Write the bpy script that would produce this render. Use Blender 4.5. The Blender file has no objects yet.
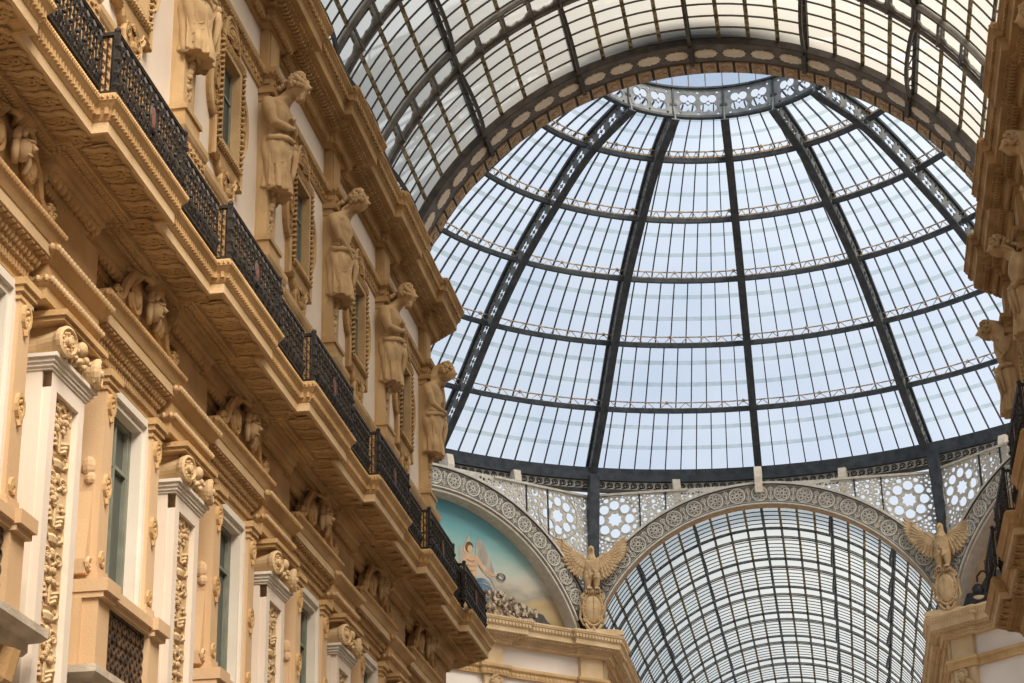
import bpy, math, random
from math import sin, cos, pi, sqrt, radians, atan2, hypot
from mathutils import Vector, Matrix
from mathutils.geometry import delaunay_2d_cdt
random.seed(7)
SC = bpy.context.scene
COL = SC.collection

# ------------------------------------------------------------------ materials
MATS = {}
def nodes_of(name):
    m = bpy.data.materials.new(name); m.use_nodes = True
    nt = m.node_tree; nt.nodes.clear()
    out = nt.nodes.new('ShaderNodeOutputMaterial')
    return m, nt, out

def surf(name, c1, c2=None, rough=.8, scale=3.0, bump=.0, bscale=40.0, metal=0.0, detail=5.0, lo=.35, hi=.65, stretch=(1, 1, 1), spec=.3, c3=None):
    m, nt, out = nodes_of(name)
    b = nt.nodes.new('ShaderNodeBsdfPrincipled')
    b.inputs['Roughness'].default_value = rough
    b.inputs['Metallic'].default_value = metal
    b.inputs['Specular IOR Level'].default_value = spec
    tc = nt.nodes.new('ShaderNodeTexCoord')
    mp = nt.nodes.new('ShaderNodeMapping'); mp.inputs['Scale'].default_value = stretch
    geo = nt.nodes.new('ShaderNodeNewGeometry')
    nt.links.new(geo.outputs['Position'], mp.inputs['Vector'])
    n = nt.nodes.new('ShaderNodeTexNoise'); n.inputs['Scale'].default_value = scale; n.inputs['Detail'].default_value = detail
    nt.links.new(mp.outputs[0], n.inputs['Vector'])
    r = nt.nodes.new('ShaderNodeValToRGB')
    r.color_ramp.elements[0].position = lo; r.color_ramp.elements[1].position = hi
    r.color_ramp.elements[0].color = (*c1, 1); r.color_ramp.elements[1].color = (*(c2 or c1), 1)
    if c3:
        e = r.color_ramp.elements.new((lo + hi) / 2); e.color = (*c3, 1)
    nt.links.new(n.outputs['Fac'], r.inputs['Fac'])
    nt.links.new(r.outputs['Color'], b.inputs['Base Color'])
    if bump:
        n2 = nt.nodes.new('ShaderNodeTexNoise'); n2.inputs['Scale'].default_value = bscale; n2.inputs['Detail'].default_value = 4
        nt.links.new(geo.outputs['Position'], n2.inputs['Vector'])
        bp = nt.nodes.new('ShaderNodeBump'); bp.inputs['Strength'].default_value = bump; bp.inputs['Distance'].default_value = .02
        nt.links.new(n2.outputs['Fac'], bp.inputs['Height']); nt.links.new(bp.outputs[0], b.inputs['Normal'])
    nt.links.new(b.outputs[0], out.inputs[0])
    MATS[name] = m
    return m

def glassy(name, tint, tint2, milky, mcol, scale=.6, stretch=(1, 1, 1), lo=.35, hi=.65):
    """thin roof glass: lets the sky through with a tint, partly milky with dirt"""
    m, nt, out = nodes_of(name)
    geo = nt.nodes.new('ShaderNodeNewGeometry')
    mp = nt.nodes.new('ShaderNodeMapping'); mp.inputs['Scale'].default_value = stretch
    nt.links.new(geo.outputs['Position'], mp.inputs['Vector'])
    n = nt.nodes.new('ShaderNodeTexNoise'); n.inputs['Scale'].default_value = scale; n.inputs['Detail'].default_value = 4
    nt.links.new(mp.outputs[0], n.inputs['Vector'])
    r = nt.nodes.new('ShaderNodeValToRGB')
    r.color_ramp.elements[0].position = lo; r.color_ramp.elements[1].position = hi
    r.color_ramp.elements[0].color = (*tint, 1); r.color_ramp.elements[1].color = (*tint2, 1)
    nt.links.new(n.outputs['Fac'], r.inputs['Fac'])
    t = nt.nodes.new('ShaderNodeBsdfTransparent'); nt.links.new(r.outputs['Color'], t.inputs['Color'])
    tr = nt.nodes.new('ShaderNodeBsdfTranslucent'); tr.inputs['Color'].default_value = (*mcol, 1)
    mx = nt.nodes.new('ShaderNodeMixShader'); mx.inputs[0].default_value = milky
    nt.links.new(t.outputs[0], mx.inputs[1]); nt.links.new(tr.outputs[0], mx.inputs[2])
    nt.links.new(mx.outputs[0], out.inputs[0])
    MATS[name] = m
    return m

surf('stone', (.44, .27, .12), (.60, .39, .185), .85, .9, .5, 26, c3=(.52, .33, .15))
surf('stone_shaded', (.31, .185, .077), (.47, .295, .13), .85, 1.1, .5, 26, c3=(.39, .24, .105))  # darker copy of stone: the upper storey's shade put into the colour
surf('stone_light_shaded', (.40, .26, .125), (.53, .355, .18), .85, 1.4, .4, 30)  # stone_light darkened the same way, upper-storey shade in its colour
surf('stone_light', (.54, .375, .20), (.66, .475, .275), .85, 1.2, .4, 30)
surf('stone_warm', (.56, .37, .205), (.66, .46, .275), .8, .7, .25, 30, stretch=(1, 1, .25))
surf('stone_deep', (.42, .26, .12), (.55, .35, .17), .85, 1.4, .5, 24)
surf('stone_grey', (.45, .38, .29), (.60, .52, .41), .85, 3, .5, 30)
surf('statue_stone', (.40, .26, .13), (.55, .375, .20), .8, 2.5, .4, 40)
surf('plaster', (.68, .57, .465), (.76, .66, .56), .85, .5, .08, 20)
surf('plaster_grey', (.66, .59, .50), (.74, .68, .59), .85, .6, .08, 20)
surf('window_dark', (.05, .055, .047), (.12, .13, .11), .5, .8, 0, stretch=(1, 1, .2), spec=.25)
surf('window_frame', (.16, .17, .13), (.24, .25, .20), .5, 3)
surf('iron_black', (.018, .015, .013), (.05, .04, .032), .5, 8, .3, 60, .3)
surf('iron_rust', (.05, .033, .022), (.14, .085, .05), .6, 6, .3, 60, .2)
surf('medallion_red', (.13, .05, .04), (.22, .09, .07), .6, 9)
surf('medallion_teal', (.12, .17, .16), (.2, .26, .24), .6, 9)
surf('steel_slate', (.040, .046, .052), (.075, .082, .088), .55, 3, .15, 30, .2)
surf('steel_grey', (.16, .16, .155), (.26, .26, .245), .6, 3, .15, 30)
surf('steel_brown', (.038, .030, .024), (.075, .06, .048), .6, 3, .15, 30, .1)
surf('steel_taupe', (.085, .072, .06), (.15, .13, .11), .6, 3, .1, 30)
surf('steel_ladder', (.22, .21, .185), (.34, .325, .29), .6, 3, .1, 30)
surf('bar_olive', (.10, .08, .04), (.36, .29, .17), .8, 5, 0, lo=.42, hi=.6)
surf('lap_bar', (.20, .215, .20), (.36, .37, .34), .8, 6)
surf('cream_paint', (.70, .59, .45), (.80, .70, .56), .8, 5, .1, 30)
surf('cream_rust', (.40, .28, .17), (.66, .54, .39), .8, 7, .1, 30, lo=.42, hi=.58)
surf('fret_cream', (.50, .45, .37), (.64, .59, .49), .85, 4, .1, 30)
surf('fret_dark', (.17, .15, .125), (.26, .235, .19), .85, 5, .1, 30)
surf('tan_block', (.38, .265, .165), (.52, .38, .25), .85, 6, .2, 30)
surf('rim_stone', (.42, .37, .30), (.52, .46, .38), .85, 3)
surf('floor_marble', (.24, .20, .155), (.34, .29, .23), .4, .3)
surf('wall_low', (.52, .42, .30), (.62, .52, .40), .85, .3)
surf('lamp_dark', (.01, .01, .01), (.03, .03, .03), .5, 5)
glassy('glass_dome', (.84, .89, .96), (.97, .98, 1.0), .32, (.60, .64, .70), .35)
glassy('lap_glass', (.76, .80, .76), (.90, .93, .88), .2, (.3, .33, .30), 2.5)
glassy('glass_near', (.82, .80, .74), (.99, .96, .88), .70, (.57, .545, .49), .35, (1, .8, 1), .36, .62)
glassy('glass_far', (.74, .78, .74), (1.0, .98, .90), .5, (.42, .415, .385), .4)
glassy('glass_lantern', (.7, .8, .95), (.8, .88, 1.0), .3, (.3, .34, .38), .5)

# ------------------------------------------------------------------ mesh builder
class MB:
    def __init__(self):
        self.v = []; self.f = []
    def add(self, vs, fs, M=None):
        o = len(self.v)
        if M is None: self.v += [tuple(p) for p in vs]
        else: self.v += [tuple(M @ Vector(p)) for p in vs]
        self.f += [tuple(i + o for i in f) for f in fs]
        return self
    def join(self, other, M=None):
        return self.add(other.v, other.f, M)
    def box(self, a, b, M=None):
        x0, y0, z0 = a; x1, y1, z1 = b
        vs = [(x0,y0,z0),(x1,y0,z0),(x1,y1,z0),(x0,y1,z0),(x0,y0,z1),(x1,y0,z1),(x1,y1,z1),(x0,y1,z1)]
        fs = [(0,3,2,1),(4,5,6,7),(0,1,5,4),(1,2,6,5),(2,3,7,6),(3,0,4,7)]
        return self.add(vs, fs, M)
    def beam(self, p, q, w, h, up=(0, 0, 1)):
        p = Vector(p); q = Vector(q); t = (q - p)
        if t.length < 1e-6: return self
        t.normalize(); up = Vector(up)
        s = t.cross(up)
        if s.length < 1e-4: s = t.cross(Vector((1, 0, 0)))
        s.normalize(); u = s.cross(t)
        vs = []
        for c in (p, q):
            for a, b in ((-1,-1),(1,-1),(1,1),(-1,1)):
                vs.append(c + s * (a * w / 2) + u * (b * h / 2))
        return self.add(vs, [(0,1,2,3),(7,6,5,4),(0,4,5,1),(1,5,6,2),(2,6,7,3),(3,7,4,0)])
    def tube(self, pts, r, n=6, cap=True, flat=1.0):
        pts = [Vector(p) for p in pts]
        m = len(pts); rs = r if isinstance(r, (list, tuple)) else [r] * m
        prev = None; vs = []
        for i, p in enumerate(pts):
            t = (pts[min(i + 1, m - 1)] - pts[max(i - 1, 0)])
            if t.length < 1e-9: t = Vector((0, 0, 1))
            t.normalize()
            if prev is None:
                a = Vector((0, 0, 1)) if abs(t.z) < .9 else Vector((1, 0, 0))
                s = t.cross(a).normalized()
            else:
                s = (prev - t * prev.dot(t))
                s = s.normalized() if s.length > 1e-6 else t.orthogonal().normalized()
            prev = s; u = t.cross(s)
            for k in range(n):
                a = 2 * pi * k / n
                vs.append(p + (s * cos(a) + u * sin(a) * flat) * rs[i])
        fs = []
        for i in range(m - 1):
            for k in range(n):
                fs.append((i*n+k, i*n+(k+1) % n, (i+1)*n+(k+1) % n, (i+1)*n+k))
        if cap:
            fs.append(tuple(range(n - 1, -1, -1))); fs.append(tuple((m-1)*n + k for k in range(n)))
        return self.add(vs, fs)
    def ball(self, c, r, nu=8, nv=6, M=None):
        rx, ry, rz = r if isinstance(r, (list, tuple)) else (r, r, r)
        vs = [(c[0], c[1], c[2] - rz)]
        for j in range(1, nv):
            ph = -pi / 2 + pi * j / nv
            for i in range(nu):
                th = 2 * pi * i / nu
                vs.append((c[0] + rx*cos(ph)*cos(th), c[1] + ry*cos(ph)*sin(th), c[2] + rz*sin(ph)))
        vs.append((c[0], c[1], c[2] + rz))
        fs = [(0, 1 + (i + 1) % nu, 1 + i) for i in range(nu)]
        for j in range(nv - 2):
            for i in range(nu):
                a = 1 + j*nu; fs.append((a + i, a + (i+1) % nu, a + nu + (i+1) % nu, a + nu + i))
        a = 1 + (nv - 2)*nu; L = len(vs) - 1
        fs += [(a + i, a + (i+1) % nu, L) for i in range(nu)]
        return self.add(vs, fs, M)
    def loft(self, secs, n=20, cap=True):
        """secs: (cx,cy,cz, rx,ry[, func(theta)->scale])"""
        vs = []
        for s in secs:
            for k in range(n):
                a = 2*pi*k/n; q = s[5](a) if len(s) > 5 and s[5] else 1
                vs.append((s[0] + s[3]*cos(a)*q, s[1] + s[4]*sin(a)*q, s[2]))
        fs = []
        for i in range(len(secs) - 1):
            for k in range(n): fs.append((i*n+k, i*n+(k+1) % n, (i+1)*n+(k+1) % n, (i+1)*n+k))
        if cap:
            fs.append(tuple(range(n-1, -1, -1))); fs.append(tuple((len(secs)-1)*n + k for k in range(n)))
        return self.add(vs, fs)
    def lathe(self, prof, n=16, M=None):
        vs = []; fs = []
        for r, z in prof:
            for k in range(n): vs.append((r*cos(2*pi*k/n), r*sin(2*pi*k/n), z))
        for i in range(len(prof) - 1):
            for k in range(n): fs.append((i*n+k, i*n+(k+1) % n, (i+1)*n+(k+1) % n, (i+1)*n+k))
        fs.append(tuple(range(n-1, -1, -1))); fs.append(tuple((len(prof)-1)*n + k for k in range(n)))
        return self.add(vs, fs, M)
    def annulus(self, c, r0, r1, th, n=16, M=None, a0=0, a1=2*pi):
        """flat ring in local XY plane with thickness th in +-Z"""
        vs = []; fs = []; full = abs(a1 - a0 - 2*pi) < 1e-6
        m = n if full else n + 1
        for i in range(m):
            a = a0 + (a1 - a0) * i / n
            for r in (r0, r1):
                for z in (0, th): vs.append((c[0] + r*cos(a), c[1] + r*sin(a), c[2] + z))
        for i in range(n):
            j = (i + 1) % m; A = 4*i; B = 4*j
            fs += [(A+1, A+3, B+3, B+1), (A+0, B+0, B+2, A+2), (A+2, B+2, B+3, A+3), (A+0, A+1, B+1, B+0)]
        if not full: fs += [(0, 2, 3, 1), (4*n, 4*n+1, 4*n+3, 4*n+2)]
        return self.add(vs, fs, M)
    def plate(self, outer, holes, th, mapf):
        """pierced plate: 2D outline minus holes, mapped to 3D by mapf(u, v, w) with w in (0, th)"""
        pts = [Vector(p) for p in outer]; edges = []; n = len(outer)
        edges += [(i, (i+1) % n) for i in range(n)]
        for h in holes:
            o = len(pts); pts += [Vector(p) for p in h]; m = len(h)
            edges += [(o+i, o+(i+1) % m) for i in range(m)]
        V, E_, F, *_r = delaunay_2d_cdt(pts, edges, [], 0, 1e-6)
        def inside(p, poly):
            c = False; x, y = p; j = len(poly) - 1
            for i in range(len(poly)):
                xi, yi = poly[i]; xj, yj = poly[j]
                if (yi > y) != (yj > y) and x < (xj - xi)*(y - yi)/(yj - yi) + xi: c = not c
                j = i
            return c
        bbs = [(min(p[0] for p in h), max(p[0] for p in h), min(p[1] for p in h), max(p[1] for p in h), h) for h in holes]
        tris = []
        for f in F:
            c = (sum(V[i][0] for i in f)/len(f), sum(V[i][1] for i in f)/len(f))
            if not inside(c, outer): continue
            if any(b[0] < c[0] < b[1] and b[2] < c[1] < b[3] and inside(c, b[4]) for b in bbs): continue
            tris.append(tuple(f))
        cnt = {}
        for f in tris:
            for i in range(len(f)):
                e = (f[i], f[(i+1) % len(f)]); k = tuple(sorted(e))
                cnt.setdefault(k, []).append(e)
        N = len(V)
        vs = [mapf(p[0], p[1], 0) for p in V] + [mapf(p[0], p[1], th) for p in V]
        fs = [tuple(reversed(f)) for f in tris] + [tuple(i + N for i in f) for f in tris]
        for k, es in cnt.items():
            if len(es) == 1:
                a, b = es[0]; fs.append((a, b, b + N, a + N))
        return self.add(vs, fs)
    def build(self, name, mat, parent=None, loc=(0, 0, 0), rot=0, smooth=False, label=None):
        me = bpy.data.meshes.new(name); me.from_pydata(self.v, [], self.f); me.validate(verbose=False); me.update()
        me.materials.append(MATS[mat] if isinstance(mat, str) else mat)
        if smooth:
            for p in me.polygons: p.use_smooth = True
        o = bpy.data.objects.new(name, me); COL.objects.link(o)
        o.location = loc; o.rotation_euler = (0, 0, rot)
        if parent: o.parent = parent
        if label: o['label'] = label
        return o

def thing(name, label, cat, loc=(0, 0, 0), rot=0, group=None):
    o = bpy.data.objects.new(name, None); COL.objects.link(o); o.empty_display_size = .3
    o.location = loc; o.rotation_euler = (0, 0, rot)
    return tag(o, label, cat, group)
def tag(o, label, cat, group=None):
    o['label'] = label; o['category'] = cat
    if group: o['group'] = group
    return o
def struct(o, label=None):
    o['kind'] = 'structure'
    if label: o['label'] = label
    return o
def copy_tree(o, parent=None):
    c = o.copy(); COL.objects.link(c)
    c.parent = parent
    for ch in list(o.children): copy_tree(ch, c)
    return c
def place(proto, used, loc, rot, label, group=None):
    """first use takes the prototype itself, later ones a copy of it and of its parts"""
    o = proto if not used.get(proto.name) else copy_tree(proto)
    used[proto.name] = True
    o.location = loc; o.rotation_euler = (0, 0, rot); o['label'] = label
    if group: o['group'] = group
    return o
USED = {}

def baked(mb, voxel, smooth=2):
    """fuse overlapping closed shapes into one continuous skin"""
    me = bpy.data.meshes.new('skin'); me.from_pydata(mb.v, [], mb.f); me.update()
    o = bpy.data.objects.new('skin', me); COL.objects.link(o)
    m = o.modifiers.new('r', 'REMESH'); m.mode = 'VOXEL'; m.voxel_size = voxel; m.adaptivity = 0
    if smooth:
        s = o.modifiers.new('s', 'SMOOTH'); s.iterations = smooth; s.factor = .5
    dg = bpy.context.evaluated_depsgraph_get(); dg.update()
    e = o.evaluated_get(dg); out = bpy.data.meshes.new_from_object(e)
    bpy.data.objects.remove(o); bpy.data.meshes.remove(me)
    for p in out.polygons: p.use_smooth = True
    return out
def mesh_obj(name, me, mat, parent=None, loc=(0, 0, 0), rot=0):
    me.materials.clear(); me.materials.append(MATS[mat])
    o = bpy.data.objects.new(name, me); COL.objects.link(o); o.location = loc; o.rotation_euler = (0, 0, rot)
    if parent: o.parent = parent
    return o

# ---- swept mouldings with mitred corners -------------------------------------------------
def mitres(path):
    """path of plan points; outward normal is to the right of travel"""
    n = len(path); out = []
    for i in range(n):
        ns = []
        if i > 0:
            t = (Vector(path[i]) - Vector(path[i-1])).normalized(); ns.append(Vector((t.y, -t.x)))
        if i < n - 1:
            t = (Vector(path[i+1]) - Vector(path[i])).normalized(); ns.append(Vector((t.y, -t.x)))
        if len(ns) == 2:
            m = (ns[0] + ns[1]) / max(.25, (1 + ns[0].dot(ns[1])))
        else: m = ns[0]
        out.append(m)
    return out
def sweep(mb, prof, path, cap=True):
    ms = mitres(path); k = len(prof); vs = []; fs = []
    for p, m in zip(path, ms):
        for d, z in prof: vs.append((p[0] + m.x*d, p[1] + m.y*d, z))
    for i in range(len(path) - 1):
        for j in range(k - 1): fs.append((i*k+j, (i+1)*k+j, (i+1)*k+j+1, i*k+j+1))
    if cap:
        fs.append(tuple(range(k-1, -1, -1))); fs.append(tuple((len(path)-1)*k + j for j in range(k)))
    return mb.add(vs, fs)
def steps(x, y0, y1, centres, h, e, sgn=1, end=None):
    """plan path along a facade with forward breaks e at the centres"""
    pts = [(x, y0)]
    for c in centres:
        a, b = c - sgn*h, c + sgn*h
        if sgn*(a - y0) <= 0: pts = [(x + sgn*e, y0)]
        else: pts += [(x, a), (x + sgn*e, a)]
        if sgn*(y1 - b) <= 0: pts += [(x + sgn*e, y1)]; 
        else: pts += [(x + sgn*e, b), (x, b)]
    if sgn*(y1 - pts[-1][1]) > 1e-6: pts.append((pts[-1][0], y1))
    if end: pts += end
    return pts
def along(mb, tmpl, path, d, z, spacing, margin=0.0, only=None):
    """set copies of a small template (local x out, y along, z up) along the offset path"""
    ms = mitres(path)
    for i in range(len(path) - 1):
        a = Vector(path[i]) + ms[i]*d; b = Vector(path[i+1]) + ms[i+1]*d
        t = (Vector(path[i+1]) - Vector(path[i])).normalized()
        L = (b - a).dot(t)
        if L < spacing*.6: continue
        n = max(1, int((L - 2*margin)/spacing + .25)); nr = Vector((t.y, -t.x))
        st = (L - 2*margin)/n
        for j in range(n):
            c = a + t*(margin + st*(j + .5))
            if only and not only(c): continue
            M = Matrix(((nr.x, t.x, 0, c.x), (nr.y, t.y, 0, c.y), (0, 0, 1, z), (0, 0, 0, 1)))
            mb.join(tmpl, M)
def spiral(cx, cy, r0, r1, turns, a0=0, n=24, sgn=1):
    return [(cx + (r0 + (r1-r0)*i/n)*cos(a0 + sgn*2*pi*turns*i/n), cy + (r0 + (r1-r0)*i/n)*sin(a0 + sgn*2*pi*turns*i/n)) for i in range(n+1)]
def circle(cx, cy, r, n=12, a0=0, ry=None):
    return [(cx + r*cos(a0+2*pi*i/n), cy + (ry or r)*sin(a0+2*pi*i/n)) for i in range(n)]
CAMP = [2.43045, -69.62697, 1.58891, -0.152806, 0.395854, -0.0211912, 2038.285]
SKY = 1.0; SUN = 7.3; SUNANG = 35; SUNDIR = (.55, -.62, .85); EXPO = 0.0
NWSHIFT = -1.25; NESHIFT = -.85
# ------------------------------------------------------------------ camera, sky, sun
def setup_view():
    cam = bpy.data.cameras.new('camera'); co = bpy.data.objects.new('camera', cam); COL.objects.link(co)
    yaw, pit, rol = CAMP[3:6]
    f = Vector((sin(yaw)*cos(pit), cos(yaw)*cos(pit), sin(pit)))
    r = f.cross(Vector((0, 0, 1))).normalized(); u = r.cross(f)
    c, s = cos(rol), sin(rol)
    R = r*c + u*s; U = u*c - r*s; B = -f
    M = Matrix(((R.x, U.x, B.x, CAMP[0]), (R.y, U.y, B.y, CAMP[1]), (R.z, U.z, B.z, CAMP[2]), (0, 0, 0, 1)))
    co.matrix_world = M
    cam.sensor_width = 36; cam.lens = CAMP[6]*36/1024; cam.clip_end = 600
    SC.camera = co
    w = bpy.data.worlds.new('sky'); SC.world = w; w.use_nodes = True
    nt = w.node_tree; nt.nodes.clear()
    out = nt.nodes.new('ShaderNodeOutputWorld'); bg = nt.nodes.new('ShaderNodeBackground')
    tc = nt.nodes.new('ShaderNodeTexCoord'); n = nt.nodes.new('ShaderNodeTexNoise')
    n.inputs['Scale'].default_value = 2.2; n.inputs['Detail'].default_value = 5
    rp = nt.nodes.new('ShaderNodeValToRGB')
    rp.color_ramp.elements[0].position = .38; rp.color_ramp.elements[1].position = .62
    rp.color_ramp.elements[0].color = (.68, .78, .93, 1); rp.color_ramp.elements[1].color = (.82, .88, .95, 1)
    nt.links.new(tc.outputs['Generated'], n.inputs['Vector']); nt.links.new(n.outputs['Fac'], rp.inputs['Fac'])
    nt.links.new(rp.outputs['Color'], bg.inputs['Color']); bg.inputs['Strength'].default_value = SKY
    nt.links.new(bg.outputs[0], out.inputs[0])
    s = bpy.data.lights.new('sun', 'SUN'); s.energy = SUN; s.angle = radians(SUNANG); s.color = (1.0, .90, .76)
    so = bpy.data.objects.new('sun', s); COL.objects.link(so)
    d = Vector(SUNDIR).normalized()
    so.rotation_euler = (-d).to_track_quat('-Z', 'Y').to_euler()
    so.location = (20, -60, 60)
    vs = SC.view_settings
    SC.display_settings.display_device = 'sRGB'
    vs.view_transform = 'Standard'; vs.look = 'None'; vs.gamma = 1; vs.exposure = EXPO; vs.use_curve_mapping = False
    SC.cycles.max_bounces = 7; SC.cycles.transparent_max_bounces = 24; SC.cycles.diffuse_bounces = 4
    SC.cycles.transmission_bounces = 4

# ------------------------------------------------------------------ dome
DOME = [(20.2, 32.29), (18.0, 34.51), (15.9, 36.87), (13.6, 39.06), (11.1, 40.83), (8.4, 42.41), (5.4, 43.25)]
def dome_curve():
    P = [Vector(p) for p in DOME]
    P = [P[0]*2 - P[1]] + P + [P[-1]*2 - P[-2]]
    out = []
    for i in range(1, len(P) - 2):
        for k in range(8):
            t = k/8
            a, b, c, d = P[i-1:i+3]
            out.append(.5*((2*b) + (c - a)*t + (2*a - 5*b + 4*c - d)*t*t + (3*b - a - 3*c + d)*t**3))
    out.append(Vector(DOME[-1]))
    return out
DC = dome_curve()
def dome_at(t):
    """t in levels 0..6 -> (R, z, inward normal)"""
    x = max(0, min(len(DC) - 1.0001, t*8)); i = int(x); f = x - i
    p = DC[i].lerp(DC[i+1], f)
    a = DC[max(0, i-1)]; b = DC[min(len(DC)-1, i+2)]; tg = (b - a).normalized()
    n = Vector((tg.y, -tg.x)); n = -n if n.x > 0 else n
    return p, n
def ring(mb, R, z, w, h, seg=96, a0=0, a1=2*pi):
    """horizontal ring, radial width w, height h, centred on R, z"""
    vs = []; fs = []; full = a1 - a0 > 6.28
    m = seg if full else seg + 1
    for i in range(m):
        a = a0 + (a1-a0)*i/seg
        for r, q in ((R-w/2, z-h/2), (R+w/2, z-h/2), (R+w/2, z+h/2), (R-w/2, z+h/2)):
            vs.append((r*cos(a), r*sin(a), q))
    for i in range(seg):
        j = (i+1) % m
        for k in range(4): fs.append((4*i+k, 4*i+(k+1) % 4, 4*j+(k+1) % 4, 4*j+k))
    return mb.add(vs, fs)

def make_dome():
    D = thing('glass_dome', 'great ribbed iron and glass dome over the crossing, pale sky behind its panes', 'dome', (0, 0, 31.2))
    zb = 31.2
    def Z(mb): mb.v = [(x, y, z - zb) for x, y, z in mb.v]; return mb
    # glass skin
    mb = MB(); N = 96; rows = len(DC)
    for p in DC:
        for i in range(N):
            a = 2*pi*i/N; mb.v.append(((p.x+.08)*cos(a), (p.x+.08)*sin(a), p.y+.08))
    for j in range(rows-1):
        for i in range(N): mb.f.append((j*N+i, j*N+(i+1) % N, (j+1)*N+(i+1) % N, (j+1)*N+i))
    Z(mb).build('glazing', 'glass_dome', D, smooth=True, label='pale blue panes of the dome')
    # thin glazing bars: one part for every row of panes
    NP = [11, 10, 9, 8, 7, 5]; rest = MB()
    for k in range(6):
        mb = rest
        for b in range(16):
            for j in range(1, NP[k]):
                a = (b + j/NP[k])*pi/8
                pts = []
                single = k < 2 and 2 <= b <= 6
                if single: mb = MB()
                else: mb = rest
                for q in range(4):
                    p, n = dome_at(k + q/3); pts.append(((p.x)*cos(a), (p.x)*sin(a), p.y))
                for q in range(3): mb.beam(pts[q], pts[q+1], .045, .09, (cos(a), sin(a), .8))
                if single: Z(mb).build('glazing_bar', 'steel_slate', D)
        for fr in (.34, .67):
            mb = MB(); p, n = dome_at(k + fr); p2, n2 = dome_at(k + fr + .065)
            for i in range(96):
                a = 2*pi*i/96
                for q in (p, p2): mb.v.append((q.x*cos(a), q.x*sin(a), q.y))
            mb.f = [(2*i, (2*i+2) % 192, (2*i+3) % 192, 2*i+1) for i in range(96)]
            Z(mb).build('lap_strip', 'lap_glass', D, label='pale overlapping strip of the panes')
    o = Z(rest).build('glazing_bars', 'steel_slate', D); o['kind'] = 'stuff'
    # hoops
    for k in range(1, 6):
        p, n = dome_at(k)
        mb = MB(); q = p + n*.30; ring(mb, q.x, q.y, .15, .19)
        h = Z(mb).build('hoop', 'steel_slate', D, label='dark hoop of the dome')
        mb = MB(); q2 = p + n*.06; p3, n3 = dome_at(k + .10); q3 = p3 + n3*.05
        ring(mb, q2.x, q2.y, .10, .08); ring(mb, q3.x, q3.y, .06, .04)
        Z(mb).build('cream_rail', 'cream_rust', h, label='rust stained cream rail')
        mb = MB(); m = 16*8
        for i in range(m):
            a = 2*pi*i/m; b = 2*pi*(i+.5)/m; c = 2*pi*(i+1)/m
            P1 = (q.x*cos(a), q.x*sin(a), q.y); P2 = (q3.x*cos(b), q3.x*sin(b), q3.y); P3 = (q.x*cos(c), q.x*sin(c), q.y)
            mb.beam(P1, P2, .02, .03); mb.beam(P2, P3, .02, .03)
            if i % 4 == 0: mb.ball(P2, .09, 5, 4)
        Z(mb).build('zigzag_lattice', 'cream_rust', h)
    # ribs
    L = [0.]; T = [i/8 for i in range(len(DC))]
    for i in range(1, len(DC)): L.append(L[-1] + (DC[i] - DC[i-1]).length)
    def at_len(s):
        for i in range(1, len(L)):
            if s <= L[i] or i == len(L)-1:
                t = T[i-1] + (T[i]-T[i-1])*(s - L[i-1])/(L[i]-L[i-1]); return dome_at(t)
    DEP = .86
    web = MB(); tot = L[-1]; n = int(tot/.80); st = tot/n
    outline = [(tot*i/(n*3), .03) for i in range(n*3+1)] + [(tot*i/(n*3), DEP-.03) for i in range(n*3, -1, -1)]
    holes = []
    for i in range(n):
        c = st*(i+.5); m = DEP/2
        for k in range(4):
            a = pi/4 + k*pi/2
            holes.append([(c + .18*cos(a) + .135*cos(b), m + .18*sin(a) + .135*sin(b)) for b in [2*pi*j/9 for j in range(9)]])
        for sg in (-1, 1):
            holes.append([(c+st/2-.0-.10, m+sg*.36), (c+st/2+.10, m+sg*.36), (c+st/2, m+sg*.14)]) if i < n-1 else None
    def mp(u, v, w):
        p, nn = at_len(u); q = p + nn*v
        return (q.x, -.03 + w, q.y - zb)
    web.plate(outline, holes, .06, mp)
    inner = MB(); outer = MB(); 
    for i in range(len(DC)-1):
        for mb_, off, w, h in ((inner, DEP, .34, .08), (outer, .0, .30, .12)):
            p, n1 = dome_at(i/8); q, n2 = dome_at((i+1)/8)
            a = p + n1*off; b = q + n2*off
            mb_.beam((a.x, 0, a.y-zb), (b.x, 0, b.y-zb), w, h, (n1.x, 0, n1.y))
            if mb_ is inner and i % 2 == 0:
                pass
    rib0 = outer.build('rib', 'steel_slate', D, label='dark riveted rib of the dome')
    fl = inner.build('flange', 'steel_slate', rib0)
    wb = web.build('pierced_web', 'steel_grey', rib0, label='grey web pierced with four-lobed openings')
    for k in range(1, 16):
        r = copy_tree(rib0, D); r.rotation_euler = (0, 0, k*pi/8 + (radians(2.2) if k == 7 else 0))
    # oculus drum: riveted panels with round openings
    z0, z1, R = 42.66, 44.04, 5.42
    dr = MB(); H = z1 - z0
    for b in range(16):
        W = R*pi/8
        holes = []
        for cx in (W*.30, W*.70):
            for k in range(4):
                a = pi/4 + k*pi/2
                holes.append(circle(cx + .235*cos(a), H/2 + .30*sin(a), .180, 12, 0, .20))
            holes.append(circle(cx, H/2, .085, 8))
            for dx in (0,): pass
        for cx in (W*.12, W*.5, W*.88):
            for cy in (H*.14, H*.86): holes.append(circle(cx, cy, .06, 6))
        n = 6
        outl = [(W*i/n, .0) for i in range(n+1)] + [(W*i/n, H) for i in range(n, -1, -1)]
        dr.plate(outl, holes, .06, lambda u, v, w, b=b: ((R+w)*cos(b*pi/8+u/R), (R+w)*sin(b*pi/8+u/R), z0+v))
    drum = Z(dr).build('oculus_drum', 'steel_grey', D, label='grey pierced drum around the eye of the dome')
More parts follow.
